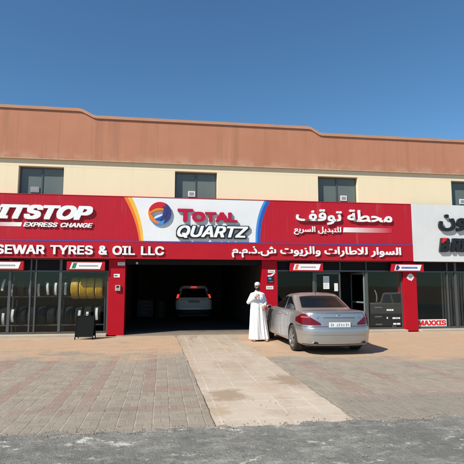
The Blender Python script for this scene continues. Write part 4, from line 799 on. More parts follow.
def scribble(t, cx, segs, z0, z1, m):
    mb = MB()
    for a_, b_ in segs: mb.box(a_ - cx, b_ - cx, -0.041, -0.0385, z0, z1)
    part('small_print', mb, m, t)
b1 = box_sign(-5.85, -4.55, 'small red box sign cut by the left edge of the photo', [])
scribble(b1, -5.2, bars(-5.55, -4.80, 0, 0, 9), 0.13, 0.18, GREY_L)
b2 = box_sign(-3.18, -1.93, 'small red box sign with a green logo over the yellow tyres', [('logo', [(-3.02, 0.07), (-2.90, 0.07), (-2.84, 0.25), (-2.96, 0.25)], GREEN_L)])
scribble(b2, -2.555, bars(-2.78, -2.15, 0, 0, 8), 0.13, 0.18, GREY_L)
b3 = box_sign(4.54, 5.77, 'small red box sign with an orange logo over the shop door', [('logo', [(4.70, 0.07), (4.80, 0.07), (4.86, 0.25), (4.76, 0.25)], plain('orange_print', (0.72, 0.16, 0.03), 0.4))])
scribble(b3, 5.155, bars(4.92, 5.50, 0, 0, 7), 0.13, 0.18, GREY_L)
b4 = box_sign(8.42, 9.70, 'small red box sign with blue print across the right red pillar', [('logo', [(8.56, 0.07), (8.66, 0.07), (8.74, 0.16), (8.68, 0.25), (8.62, 0.25)], NAVY)])
scribble(b4, 9.06, bars(8.80, 9.46, 0, 0, 9), 0.12, 0.19, BLUE_S)

# labels and fittings stuck on the pillars
def plate(name, label, cat, x0, x1, z0, z1, m, deco=(), th=0.012):
    o = thing(name, label, cat, ((x0 + x1) / 2, 0.0, z0))
    cx = (x0 + x1) / 2
    part('plate', MB().box(x0 - cx, x1 - cx, -th, -0.001, 0, z1 - z0), m, o)
    for nm, (a_, b_, c_, d_), mm in deco: part(nm, MB().box(a_ - cx, b_ - cx, -th - 0.002, -th - 0.0005, c_ - z0, d_ - z0), mm, o)
    return o
plate('pillar_notice', 'wide white notice at the top of the red pillar left of the garage', 'notice', -1.52, -1.28, 2.36, 2.47, PAPER, [('print', (-1.48, -1.32, 2.40, 2.425), GREY_L)])
plate('pillar_notice', 'small white notice below the top one on the pillar left of the garage', 'notice', -1.64, -1.44, 1.95, 2.07, PAPER, [('print', (-1.62, -1.52, 1.99, 2.03), PURPLE)])
plate('meter_box', 'small grey meter box half way up the pillar left of the garage', 'meter box', -1.58, -1.41, 1.50, 1.69, plain('grey_box_paint', (0.40, 0.38, 0.33), 0.6), [('dial', (-1.54, -1.45, 1.60, 1.66), DARKP), ('dial', (-1.53, -1.46, 1.53, 1.57), GREY_L)], th=0.07)
plate('pillar_notice', 'white notice at the top of the red pillar behind the man', 'notice', 3.75, 4.01, 2.13, 2.23, PAPER, [('print', (3.78, 3.97, 2.165, 2.19), GREY_L)])
pl = thing('pillar_emblem', 'black and red poster with a white swoosh on the pillar behind the man', 'poster', (3.87, 0, 1.74))
part('backing', MB().box(-0.15, 0.10, -0.008, -0.001, 0.0, 0.25), BLACK_L, pl)
part('swoosh', MB().prism([(-0.13, 0.25), (0.02, 0.27), (0.15, 0.38), (0.05, 0.36), (-0.02, 0.31), (-0.13, 0.30)], -0.014, -0.009), WHITE_L, pl)
part('print', MB().box(-0.10, 0.0, -0.011, -0.0085, 0.15, 0.22), LBLUE_S, pl); part('print', MB().box(-0.09, 0.06, -0.011, -0.0085, 0.05, 0.09), RED_L, pl)
plate('pillar_notice', 'small white notice under the black poster on the pillar behind the man', 'notice', 3.68, 3.94, 1.54, 1.66, PAPER, [('print', (3.71, 3.90, 1.58, 1.61), GREY_L)])
hs = thing('pillar_sticker', 'ragged white round sticker near the top of the right red pillar', 'sticker', (9.22, 0, 1.86))
part('sheet', MB().prism([(0.14 * (1 + 0.18 * math.sin(5 * k + 1)) * math.cos(k * math.pi / 9), 0.13 + 0.13 * (1 + 0.15 * math.sin(3.7 * k)) * math.sin(k * math.pi / 9)) for k in range(18)], -0.006, -0.001), PAPER, hs)
part('print', MB().box(-0.06, 0.05, -0.008, -0.0065, 0.08, 0.15), GREY_L, hs)
sn = thing('ceiling_fitting', 'tiny pale box fitting under the beam at the garage opening', 'fitting', (-0.87, 0.03, 2.41))
part('housing', MB().box(-0.035, 0.035, -0.03, 0.028, 0.0, 0.07), PAPER, sn, bevel=0.006); part('lens', MB().box(-0.018, 0.018, -0.034, -0.031, 0.015, 0.05), GREY_L, sn)

# window graphics
OUTL = plain('pale_grey_print', (0.12, 0.12, 0.115), 0.6); DGREY = plain('dark_grey_print', (0.034, 0.036, 0.030), 0.6, var=0.45, sc=4)
tg = thing('truck_graphic', 'dark pickup truck graphic on the shop window left of the right pillar', 'window graphic', (8.25, 0.122, 0.2))
body = [(-0.62, 0.0), (0.62, 0.0), (0.62, 1.21), (-0.04, 1.19), (-0.10, 1.15), (-0.20, 0.84), (-0.62, 0.82)]
part('body', MB().prism(body, -0.003, 0.0), DGREY, tg)
def outline(pts, w_, y0, y1, close=True):
    mb = MB(); m_ = len(pts)
    for i in range(m_ if close else m_ - 1):
        p, q = Vector((pts[i][0], 0, pts[i][1])), Vector((pts[(i + 1) % m_][0], 0, pts[(i + 1) % m_][1]))
        d = (q - p).normalized(); nn = Vector((-d.z, 0, d.x)) * w_ / 2
        k = i * 0.00004
        mb.prism([((p - nn).x, (p - nn).z), ((q - nn).x, (q - nn).z), ((q + nn).x, (q + nn).z), ((p + nn).x, (p + nn).z)], y0 - k, y1)
    return mb
part('cab_window', MB().prism([(-0.135, 0.84), (-0.055, 1.135), (0.16, 1.15), (0.255, 0.84)], -0.0045, -0.0032), BLACK_L, tg)
part('cab_window', MB().prism([(0.33, 0.84), (0.245, 1.15), (0.60, 1.16), (0.60, 0.84)], -0.0045, -0.0032), BLACK_L, tg)
part('outline', outline([(-0.62, 0.825), (-0.20, 0.845), (-0.10, 1.155), (-0.04, 1.195), (0.61, 1.205)], 0.018, -0.0042, -0.0032, False), OUTL, tg)
part('trim_line', outline([(-0.62, 0.80), (0.61, 0.80)], 0.010, -0.0050, -0.0046), OUTL, tg)
part('lower_panel', MB().box(-0.61, 0.61, -0.0040, -0.0032, 0.01, 0.44), BLACK_L, tg)  # black lower part of the printed truck body
part('stack_pipe', outline([(-0.36, 0.88), (-0.34, 1.02), (-0.36, 1.18), (-0.42, 1.31)], 0.05, -0.0042, -0.0032, False), OUTL, tg)
for xx, zz, w_ in ((0.03, 0.54, 0.08), (0.125, 0.54, 0.08), (0.22, 0.54, 0.08), (0.25, 0.24, 0.13), (0.40, 0.24, 0.06), (0.48, 0.24, 0.07), (0.02, 0.25, 0.05), (0.27, 0.03, 0.12), (0.41, 0.03, 0.14)):
    part('price_label', MB().box(xx, xx + w_, -0.0062, -0.0045, zz, zz + 0.062), PAPER, tg)
for xx, zz, w_ in ((-0.44, 0.65, 0.30), (-0.44, 0.31, 0.27), (-0.42, 0.03, 0.26)):
    part('text_line', MB().box(xx, xx + w_, -0.0062, -0.0045, zz, zz + 0.04), OUTL, tg)
mx = thing('window_banner', 'white banner with red MAXXIS letters at the foot of the right window', 'banner', (10.07, 0.122, 0.15))
part('sheet', MB().box(-0.59, 0.60, -0.003, 0.0, 0.0, 0.26), PAPER, mx)
ml = text_mb('MAXXIS', -0.57, 0.58, 0.03, 0.225, -0.008, 0.0045, fat=(0.035, 0.018)); part('lettering', ml, RED_L, mx)
bl_ = thing('vertical_blind', 'grey vertical blind hanging inside the far right shop window', 'blind', (11.9, 0.42, 0.15))
bm_ = MB()
for k in range(22):
    xx = -1.15 + k * 0.115; bm_.obox((xx, 0, 1.0), (0.05, 0.028, 0), (-0.001, 0.002, 0), (0, 0, 1.0))
part('slats', bm_, CURTAIN, bl_)
part('head_rail', MB().box(-1.2, 1.4, -0.03, 0.03, 2.003, 2.05), FRAME, bl_)

# ================================================================== TYRES ON RACKS
def tyre_bm(r=0.36, hw=0.122, inner=0.21):
    m = MB()
    g_ = 0.011
    prof = [(-hw * 0.72, inner), (-hw * 0.95, inner + 0.03), (-hw, r * 0.80), (-hw * 0.93, r * 0.93), (-hw * 0.80, r * 0.985)]
    for c_ in (-0.55, -0.18, 0.18, 0.55):
        prof += [(hw * (c_ - 0.06), r), (hw * (c_ - 0.05), r - g_), (hw * (c_ + 0.05), r - g_), (hw * (c_ + 0.06), r)]
    prof += [(hw * 0.80, r * 0.985), (hw * 0.93, r * 0.93), (hw, r * 0.80), (hw * 0.95, inner + 0.03), (hw * 0.72, inner), (-hw * 0.72, inner)]
    return m.lathe_x(prof, 44)
T_UP = tyre_bm(0.36).mesh('tyre'); T_LO = tyre_bm(0.335).mesh('tyre'); T_Y = tyre_bm(0.375, 0.130).mesh('tyre')
for me, m in ((T_UP, RUBBER), (T_LO, RUBBER), (T_Y, YWRAP)):
    me.materials.append(m); me.polygons.foreach_set('use_smooth', [True] * len(me.polygons)); me.set_sharp_from_angle(angle=R(35))
def sticker_mesh(r, a0, a1, hw):
    m = MB(); n = 8; vs = []
    for i in range(n + 1):
        a = R(a0 + (a1 - a0) * i / n)
        for x in (-hw, hw): vs.append((x, -(r + 0.004) * math.cos(a), (r + 0.004) * math.sin(a)))
    return m.add(vs, [(2 * i, 2 * i + 1, 2 * i + 3, 2 * i + 2) for i in range(n)])
S_UP = sticker_mesh(0.36, -30, 42, 0.036).mesh('label_strip'); S_LO = sticker_mesh(0.335, -38, 40, 0.040).mesh('label_strip')
for me in (S_UP, S_LO): me.materials.append(PAPER)
ORD = ['first', 'second', 'third', 'fourth', 'fifth', 'sixth', 'seventh', 'eighth', 'ninth', 'tenth', 'eleventh', 'twelfth', 'thirteenth', 'fourteenth', 'fifteenth', 'sixteenth']
def tyre(me, loc, label, sticker, tilt, group):
    o = bpy.data.objects.new('tyre', me); COL.objects.link(o); o.location = loc; o.rotation_euler = (0, 0, tilt); tag(o, label, 'tyre', group)
    if sticker is not None:
        c = bpy.data.objects.new('label_strip', sticker); COL.objects.link(c); c.parent = o; c.rotation_euler = (R(rng.uniform(-20, 20)), R(rng.uniform(-5, 5)), R(rng.uniform(-4, 4)))
    return o
stick_up = {-3.40 + 0.14, -3.72, -4.05}
xr = -2.03
for k in range(4):
    x = -2.17 - k * 0.268
    tyre(T_Y, (x, 0.60, 1.59), 'yellow wrapped tyre, %s from the garage pillar on the upper rack row' % ORD[k], None, R(rng.uniform(-2, 2)), 'yellow tyres')
xu = -3.27; k = 4
no_up = {9, 12}; no_lo = {3, 5, 6, 7, 8, 12}
while xu > -6.5:
    st = None if k in no_up else S_UP
    tyre(T_UP, (xu, 0.62 + rng.uniform(-0.02, 0.02), 1.57), 'black tyre %s, %s from the garage pillar on the upper row' % ('with white label' if st else 'without label', ORD[k]), st, R(rng.uniform(-3, 3)), 'black tyres behind the left shop window')
    xu -= 0.292 + rng.uniform(-0.01, 0.012); k += 1
xl = -2.20; k = 0
while xl > -6.5:
    st = None if k in no_lo else S_LO
    tyre(T_LO, (xl, 0.60 + rng.uniform(-0.02, 0.02), 0.63), 'black tyre %s, %s from the garage pillar on the lower row' % ('with white label' if st else 'without label', ORD[k]), st, R(rng.uniform(-3, 3)), 'black tyres behind the left shop window')
    xl -= 0.30 + rng.uniform(-0.01, 0.012); k += 1
rk = thing('tyre_rack', 'two tier steel tube tyre rack behind the left shop window', 'rack', (-4.2, 0.62, 0.05))
for x in (-2.42, -1.55 + 0.02, -0.2, 1.0, 2.22): pass
for x in (-2.42, -0.78, 0.78, 2.24):
    for yy in (-0.22, 0.22): part('upright', MB().box(x - 0.018, x + 0.018, yy - 0.018, yy + 0.018, 0, 1.95), FRAME, rk, bevel=0.004)
for z, dy in ((0.29, 0.20), (1.25, 0.20)):
    for yy in (-dy, dy): part('rail', MB().box(-2.40, 2.22, yy - 0.045, yy - 0.019, z - 0.02, z + 0.02), FRAME, rk, bevel=0.004)

# black A-board by the left window
ab = thing('sandwich_board', 'black folding sandwich board on the paving in front of the yellow tyres', 'sandwich board', (-2.37, -0.95, 0.0), R(-4))
BOARD = plain('blackboard_paint', (0.010, 0.011, 0.011), 0.85, spec=0.08)
for s_ in (-1, 1):
    m = MB(); y_b, y_t = s_ * 0.22, s_ * 0.02
    def P_(x, f): return (x, y_b + (y_t - y_b) * f, 0.72 * f)
    dz = Vector((0, y_t - y_b, 0.72)).normalized(); nx = Vector((1, 0, 0)); ny = nx.cross(dz)
    c = Vector(P_(0, 0.55)); m.obox(c, nx * 0.255, ny * 0.008, dz * 0.31)
    part('panel', m, BOARD, ab, bevel=0.004)
    fr = MB()
    for x in (-0.268, 0.268): fr.obox(Vector(P_(x, 0.5)), nx * 0.014, ny * 0.016, dz * 0.37)
    fr.obox(Vector(P_(0, 0.985)), nx * 0.254, ny * 0.014, dz * 0.014); fr.obox(Vector(P_(0, 0.13)), nx * 0.254, ny * 0.014, dz * 0.012)
    part('frame', fr, BOARD, ab, bevel=0.004)
part('handle', MB().tube([(-0.07, 0, 0.71), (-0.06, 0, 0.76), (0.06, 0, 0.76), (0.07, 0, 0.71)], 0.012, 8), BLACKPL, ab, smooth=50)

# ================================================================== CARS
class Shell:
    """stack of plan outlines lofted with smooth interpolation; u runs over half the outline from the rear centre, t over the stack"""
    def __init__(s, slices, top=None, sb=0.06, bowr=0.10, bowf=0.22, yc=0.0, nseg=(10, 9, 40, 9, 8)):
        s.nseg = nseg; s.S = []; s.top = top
        for (z, hw, yr, yf, rr, rf) in slices:
            pts = []
            a, b_, c, d, e = nseg
            for i in range(a): pts.append((-(hw - rr) * i / a, yr))
            for i in range(b_):
                an = (math.pi / 2) * i / b_; pts.append((-(hw - rr) - rr * math.sin(an), yr + rr - rr * math.cos(an)))
            for i in range(c): pts.append((-hw, yr + rr + (yf - rf - yr - rr) * i / c))
            for i in range(d):
                an = (math.pi / 2) * i / d; pts.append((-(hw - rf) - rf * (math.cos(an) ) , yf - rf + rf * math.sin(an)))
            for i in range(e + 1): pts.append((-(hw - rf) * (1 - i / e), yf))
            out = []; half = max(abs(yr), abs(yf))
            for x, y in pts:
                k = abs(y - yc) / max(half, 0.01)
                x2 = x * (1 - sb * k ** 3)
                y2 = y
                fx = abs(x) / max(hw, 1e-4)
                if y < yc: y2 += bowr * fx ** 2.2 * max(0, (yc - y) / half) ** 2
                else: y2 -= bowf * fx ** 2.2 * max(0, (y - yc) / half) ** 2
                zz = z
                if top: zz = top(y2, z)
                out.append(Vector((x2, y2, zz)))
            s.S.append(out)
        s.nh = sum(nseg); s.nt = len(s.S) - 1
    def at(s, u, t):
        sg = 1
        if u < 0: u = -u; sg = -1
        t = min(max(t, 0), s.nt); i = min(int(t), s.nt - 1); f = t - i
        iu = min(int(u), s.nh - 1); fu = u - iu
        def g(k):
            k = min(max(k, 0), s.nt); return s.S[k][iu] * (1 - fu) + s.S[k][min(iu + 1, s.nh)] * fu
        p0, p1, p2, p3 = g(i - 1), g(i), g(i + 1), g(i + 2)
        m1 = (p2 - p0) * 0.5 if i > 0 else (p2 - p1); m2 = (p3 - p1) * 0.5 if i < s.nt - 1 else (p2 - p1)
        m1 = m1 * 0.8; m2 = m2 * 0.8
        v = p1 * (2 * f ** 3 - 3 * f * f + 1) + m1 * (f ** 3 - 2 * f * f + f) + p2 * (-2 * f ** 3 + 3 * f * f) + m2 * (f ** 3 - f * f)
        v = v.copy()
        if sg < 0: v.x = -v.x
        return v
    def nrm(s, u, t):
        e = 0.15
        du = s.at(u + e, t) - s.at(u - e if u - e > -s.nh else u, t); dt = s.at(u, min(t + e, s.nt)) - s.at(u, max(t - e, 0))
        if u < -e or abs(u) <= e: du = s.at(u + e, t) - s.at(u - e, t)
        n = dt.cross(du)
        c = s.at(u, t)
        if n.length < 1e-9: return Vector((0, 0, 1))
        n.normalize()
        o = Vector((c.x, c.y * 0.25, (c.z - 0.55) * 0.6))
        return n if n.dot(o) > 0 else -n
    def body(s, sub=5):
        m = MB(); T = s.nt * sub; ring = list(range(0, s.nh + 1)); N = 2 * s.nh
        vs = []
        for j in range(T + 1):
            t = j / sub
            for u in range(s.nh + 1): vs.append(s.at(u, t))
            for u in range(s.nh - 1, 0, -1): vs.append(s.at(-u, t))
        fs = []
        for j in range(T):
            for k in range(N): fs.append((j * N + k, (j + 1) * N + k, (j + 1) * N + (k + 1) % N, j * N + (k + 1) % N))
        fs.append(list(range(N))); fs.append(list(range((T + 1) * N - 1, T * N - 1, -1)))
        return m.add(vs, fs)
    def patch(s, u0, u1, t0, t1, off=0.004, nu=16, nt_=8, skirt=True):
        """t0,t1 may be functions of f in 0..1 along u"""
        m = MB(); vs = []; fs = []
        for i in range(nu + 1):
            f = i / nu; u = u0 + (u1 - u0) * f
            a = t0(f) if callable(t0) else t0; b_ = t1(f) if callable(t1) else t1
            for j in range(nt_ + 1):
                t = a + (b_ - a) * j / nt_; vs.append(s.at(u, t) + s.nrm(u, t) * off)
        w_ = nt_ + 1
        for i in range(nu):
            for j in range(nt_): fs.append((i * w_ + j, (i + 1) * w_ + j, (i + 1) * w_ + j + 1, i * w_ + j + 1))
        if skirt:
            loop = [i * w_ for i in range(nu + 1)] + [nu * w_ + j for j in range(1, w_)] + [i * w_ + nt_ for i in range(nu - 1, -1, -1)] + [j for j in range(nt_ - 1, 0, -1)]
            base = len(vs)
            for q in loop:
                i, j = divmod(q, w_); f = i / nu; u = u0 + (u1 - u0) * f
                a = t0(f) if callable(t0) else t0; b_ = t1(f) if callable(t1) else t1
                t = a + (b_ - a) * j / nt_; vs.append(s.at(u, t) - s.nrm(u, t) * 0.004)
            n = len(loop)
            for k in range(n): fs.append((loop[k], base + k, base + (k + 1) % n, loop[(k + 1) % n]))
        return m.add(vs, fs)
    def u_y(s, y, t):                                # outline parameter on the left side for a given y
        lo, hi = s.nseg[0], s.nh
        for _ in range(40):
            mid = (lo + hi) / 2
            if s.at(mid, t).y < y: lo = mid
            else: hi = mid
        return (lo + hi) / 2
    def u_x(s, x, t):                                # on the rear edge, for |x|
        lo, hi = 0, s.nseg[0] + s.nseg[1]
        for _ in range(40):
            mid = (lo + hi) / 2
            if abs(s.at(mid, t).x) < x: lo = mid
            else: hi = mid
        return (lo + hi) / 2

def cut_arches(mb, centres, rad, x_in, x_out, mats):
    me = mb.mesh('body')
    bm = bmesh.new(); bm.from_mesh(me); bmesh.ops.recalc_face_normals(bm, faces=bm.faces); bm.to_mesh(me); bm.free()
    for m in mats: me.materials.append(m)
    o = bpy.data.objects.new('w', me); COL.objects.link(o); tmp = [o]
    for (y, z) in centres:
        for s_ in (-1, 1):
            c = MB().lathe_x([(x_in * s_, 0.0), (x_in * s_, rad), (x_out * s_, rad), (x_out * s_, 0.0)], 48, (0, y, z)).mesh('c')
            bm = bmesh.new(); bm.from_mesh(c); bmesh.ops.remove_doubles(bm, verts=bm.verts, dist=1e-5); bmesh.ops.recalc_face_normals(bm, faces=bm.faces); bm.to_mesh(c); bm.free()
            c.materials.append(mats[1])
            co = bpy.data.objects.new('c', c); COL.objects.link(co); tmp.append(co)
            b = o.modifiers.new('b', 'BOOLEAN'); b.operation = 'DIFFERENCE'; b.object = co; b.solver = 'EXACT'; b.material_mode = 'TRANSFER'
    bpy.context.view_layer.update()
    out = bpy.data.meshes.new_from_object(o.evaluated_get(bpy.context.evaluated_depsgraph_get()))
    for q in tmp: bpy.data.objects.remove(q)
    return out

def wheel(parent, x, y, r, wd, side, rubber=RUBBER_D, spokes=7):
    hw = wd / 2; ri = r * 0.69
    wo = bpy.data.objects.new('wheel', None); COL.objects.link(wo); wo.parent = parent; wo.location = (x, y, r)
    prof = [(-hw * 0.9, ri), (-hw, ri + 0.02), (-hw * 1.02, r * 0.86), (-hw * 0.88, r * 0.965), (-hw * 0.7, r)]
    for c_ in (-0.4, 0, 0.4): prof += [(hw * (c_ - 0.05), r), (hw * (c_ - 0.04), r - 0.008), (hw * (c_ + 0.04), r - 0.008), (hw * (c_ + 0.05), r)]
    prof += [(hw * 0.7, r), (hw * 0.88, r * 0.965), (hw * 1.02, r * 0.86), (hw, ri + 0.02), (hw * 0.9, ri)]
    part('tyre', MB().lathe_x(prof, 48), rubber, wo, smooth=35, fixn=True)
    m = MB(); o_ = side * hw
    m.lathe_x([(o_ * 0.93, ri + 0.004), (o_ * 0.97, ri - 0.012), (o_ * 0.78, ri - 0.03), (-o_ * 0.8, ri - 0.03)], 48)
    for k in range(spokes):
        a = 2 * math.pi * k / spokes
        d = Vector((0, math.cos(a), math.sin(a))); tt = Vector((0, -math.sin(a), math.cos(a)))
        p0 = d * 0.045 + Vector((o_ * 0.80, 0, 0)); p1 = d * (ri - 0.02) + Vector((o_ * 0.84, 0, 0))
        m.obox((p0 + p1) / 2, (p1 - p0) / 2, tt * 0.026, Vector((0.014, 0, 0)))
    m.tube([(o_ * 0.66, 0, 0), (o_ * 0.90, 0, 0)], [0.062, 0.05], 20)
    part('rim', m, RIM, wo, smooth=35, fixn=True)
    part('brake_disc', MB().tube([(o_ * 0.30, 0, 0), (o_ * 0.40, 0, 0)], ri - 0.035, 28), BLACKPL, wo)

def strip_path(shell, path, wd, off=0.0025):
    """thin dark line lying on the shell along a list of (u,t)"""
    m = MB(); vs = []; fs = []
    P0 = [shell.at(u, t) + shell.nrm(u, t) * off for u, t in path]
    for i, (u, t) in enumerate(path):
        d = (P0[min(i + 1, len(P0) - 1)] - P0[max(i - 1, 0)]).normalized(); b = d.cross(shell.nrm(u, t)).normalized() * wd / 2
        vs += [P0[i] - b, P0[i] + b]
    for i in range(len(path) - 1): fs.append((2 * i, 2 * i + 1, 2 * i + 3, 2 * i + 2))
    return m.add(vs, fs)

# ---- silver sedan
car = thing('sedan', 'silver four door sedan parked nose in beside the man', 'car', (4.24, -3.10, 0.0), R(0.6))
def stop(y, z):
    if z < 0.5: return z
    k = 0.0
    if y > 0.9: f = min(1, (y - 0.9) / 1.6); k = 0.27 * f ** 1.5
    return z - k * (z - 0.45) / 0.55 * (1 if z > 0.45 else 0)
lower = Shell([
    (0.225, 0.78, -2.30, 2.25, 0.22, 0.35), (0.24, 0.872, -2.43, 2.38, 0.24, 0.38), (0.33, 0.897, -2.468, 2.44, 0.26, 0.40), (0.46, 0.905, -2.485, 2.49, 0.26, 0.42),
    (0.58, 0.912, -2.49, 2.50, 0.26, 0.42), (0.655, 0.912, -2.475, 2.49, 0.26, 0.42), (0.685, 0.911, -2.425, 2.47, 0.25, 0.42), (0.785, 0.905, -2.405, 2.44, 0.24, 0.42),
    (0.90, 0.888, -2.385, 2.40, 0.23, 0.42), (0.995, 0.864, -2.37, 2.36, 0.22, 0.42), (1.03, 0.830, -2.34, 2.32, 0.20, 0.40), (1.045, 0.76, -2.26, 2.25, 0.18, 0.36), (1.06, 0.55, -1.95, 2.0, 0.14, 0.3), (1.07, 0.2, -1.5, 1.5, 0.1, 0.2)],
    top=stop, sb=0.055, bowr=0.16, bowf=0.30)
mats = [SILVER, BLACKPL]
bme = cut_arches(lower.body(5), [(-1.39, 0.335), (1.545, 0.335)], 0.372, 0.58, 1.1, mats)
bo = link('body', bme, [], car, smooth=38)
cab = Shell([
    (0.93, 0.800, -1.80, 1.25, 0.26, 0.30), (1.00, 0.790, -1.69, 1.10, 0.26, 0.30), (1.12, 0.750, -1.44, 0.82, 0.25, 0.28), (1.25, 0.702, -1.18, 0.52, 0.25, 0.26),
    (1.36, 0.655, -0.97, 0.24, 0.24, 0.24), (1.425, 0.60, -0.82, 0.05, 0.22, 0.22), (1.458, 0.50, -0.62, -0.15, 0.20, 0.2), (1.475, 0.28, -0.45, -0.25, 0.1, 0.1), (1.478, 0.1, -0.4, -0.3, 0.05, 0.05)],
    sb=0.05, bowr=0.14, bowf=0.20, yc=-0.3, nseg=(12, 9, 40, 9, 10))
rf = part('roof', cab.body(5), SILVER, car, smooth=50, fixn=True)
ur = cab.nseg[0] + 3.2
part('rear_window', cab.patch(-ur, ur, 1.80, lambda f: 4.45 - 0.35 * abs(2 * f - 1) ** 4, 0.004, 30, 12), CARGLASS, car, smooth=50, fixn=True)
part('windscreen', cab.patch(cab.nh - 9, cab.nh, 1.1, 4.3, 0.004, 14, 10), CARGLASS, car, smooth=50, fixn=True); part('windscreen', cab.patch(-cab.nh + 9, -cab.nh, 1.1, 4.3, 0.004, 14, 10), CARGLASS, car, smooth=50, fixn=True)
for sg in (1, -1):
    for ya, yb, nm in ((-0.30, 0.62, 'front_window'), (-1.02, -0.38, 'rear_side_window')):
        def tu(y): return cab.u_y(y, 2.5) * sg
        topf = (lambda f: 4.05 - (1.6 * max(0, f - 0.55) ** 1.3 * 2.2 if True else 0)) if nm == 'front_window' else (lambda f: 2.0 + 2.05 * min(1, f / 0.35) ** 0.7 if True else 0)
        part(nm, cab.patch(tu(ya), tu(yb), 1.35, topf, 0.004, 16, 8), CARGLASS, car, smooth=50, fixn=True)
    # doors: skins standing a hair proud of the body, with their handles
    for ya, yb in ((-0.28, 0.88), (-1.02, -0.295)):
        d = part('door', lower.patch(lower.u_y(ya, 5) * sg, lower.u_y(yb, 5) * sg, 1.7, 9.4, 0.0045, 20, 22), SILVER, car, smooth=50, fixn=True)
        hx = lower.at(lower.u_y(ya + 0.16, 8.1) * sg, 8.1); s_ = -1 if sg > 0 else 1
        part('handle', MB().tube([(hx.x + s_ * 0.0, hx.y - 0.07, hx.z), (hx.x + s_ * 0.035, hx.y - 0.05, hx.z), (hx.x + s_ * 0.035, hx.y + 0.13, hx.z), (hx.x, hx.y + 0.15, hx.z)], 0.013, 8), SILVER, d, smooth=60)
        part('moulding', lower.patch(lower.u_y(ya + 0.01, 4) * sg, lower.u_y(yb - 0.01, 4) * sg, 3.65, 4.05, 0.013, 16, 3), SILVER, d, smooth=40, fixn=True)
    # door mirror
    mo = MB().ell((-sg * 0.985, 0.735, 1.035), (0.095, 0.05, 0.062), 18, 12); mo.tube([(-sg * 0.84, 0.76, 0.99), (-sg * 0.96, 0.73, 1.02)], [0.03, 0.025], 10)
    mi = part('mirror', mo, SILVER, car, smooth=60, fixn=True); part('mirror_glass', MB().ell((-sg * 0.99, 0.692, 1.035), (0.066, 0.010, 0.042), 18, 8), CARGLASS, mi, smooth=60)
    # tail lamp, wrapped round the corner
    ui = lower.u_x(0.455, 8); uo = lower.nseg[0] + lower.nseg[1] + 3.8
    lamp = part('tail_light', lower.patch(ui * sg, uo * sg, lambda f: 6.4 + 0.7 * max(0, f - 0.6) * 2, lambda f: 6.70 + 2.05 * min(1, f * 2.0) ** 0.75 - 1.1 * max(0, f - 0.70) * 3, 0.010, 26, 10), TAIL, car, smooth=50, fixn=True)
    part('reflector', lower.patch((ui + (uo - ui) * 0.30) * sg, (ui + (uo - ui) * 0.74) * sg, 7.85, 8.25, 0.0135, 16, 3), TAILC, lamp, smooth=50, fixn=True)
    ey = lower.at(lower.u_x(0.60, 1.6), 1.6)
    part('exhaust_tip', MB().ell((-sg * 0.60, ey.y - 0.004, ey.z + 0.01), (0.080, 0.016, 0.042), 24, 10), CHROME, car, smooth=60)
    part('exhaust_bore', MB().ell((-sg * 0.60, ey.y - 0.010, ey.z + 0.01), (0.070, 0.018, 0.034), 24, 10), BLACKPL, car, smooth=60)
    for yy in (-1.39, 1.545): wheel(car, -sg * 0.80, yy, 0.335, 0.225, -sg)
# trunk lid, seams, bumper line
ut = lower.u_x(0.66, 8)
seam = MB()
def addm(a, b_): a.add(b_.v, b_.f)
for sg in (1, -1):
    addm(seam, strip_path(lower, [(lower.u_x(0.685, 8) * sg, 6.2 + 3.9 * i / 24) for i in range(25)], 0.008))
    uo = lower.u_y(-1.75, 6)
    addm(seam, strip_path(lower, [(lower.u_x(0.68, 6) * sg + (uo - lower.u_x(0.68, 6)) * sg * i / 20, 6.0) for i in range(21)], 0.009))
addm(seam, strip_path(lower, [(-lower.u_x(0.68, 6) + 2 * lower.u_x(0.68, 6) * i / 24, 6.0) for i in range(25)], 0.012))
for sg in (1, -1): addm(seam, strip_path(lower, [(sg * lower.u_x(0.87, 3.2) * (-1 + 2 * i / 24) if sg > 0 else 0, 1.35) for i in range(25)] if sg > 0 else [(0, 1.3), (0.1, 1.3)], 0.02))
part('seam', seam, BLACKPL, car)
part('trunk_lip', lower.patch(-ut, ut, 9.2, 10.2, 0.014, 26, 8), SILVER, car, smooth=60, fixn=True)
part('bumper', lower.patch(-(lower.nseg[0] + lower.nseg[1] + 3), lower.nseg[0] + lower.nseg[1] + 3, 3.3, 5.25, 0.010, 46, 10), SILVER, car, smooth=60, fixn=True)
# number plate in its recess, bright bar above, badges
yp = lower.at(0, 7).y
part('plate_recess', lower.patch(-lower.u_x(0.40, 7), lower.u_x(0.40, 7), 6.25, 8.1, 0.003, 20, 6), plain('recess_shaded_silver', (0.34, 0.33, 0.32), 0.35, metal=0.6), car, smooth=60, fixn=True)  # body silver made darker, the shade of the recess put into its colour
npl = part('number_plate', MB().box(-0.27, 0.27, yp - 0.03, yp - 0.012, 0.665, 0.785), PAPER, car, bevel=0.005)
ch = MB()
for k, (a_, w_) in enumerate(((-0.23, 0.03), (-0.19, 0.04), (-0.08, 0.035), (-0.03, 0.035), (0.03, 0.03), (0.08, 0.04), (0.15, 0.035), (0.20, 0.03))): ch.box(a_, a_ + w_ * 0.75, yp - 0.0325, yp - 0.0305, 0.69 + 0.008 * (k % 2), 0.762 - 0.01 * (k % 3))
part('characters', ch, GREY_L, npl)
part('chrome_bar', lower.patch(-lower.u_x(0.40, 8), lower.u_x(0.40, 8), 8.0, 8.3, 0.022, 22, 4), SILVER, car, smooth=60, fixn=True)
ye = lower.at(0, 8.6).y - 0.012
rg = MB(); 
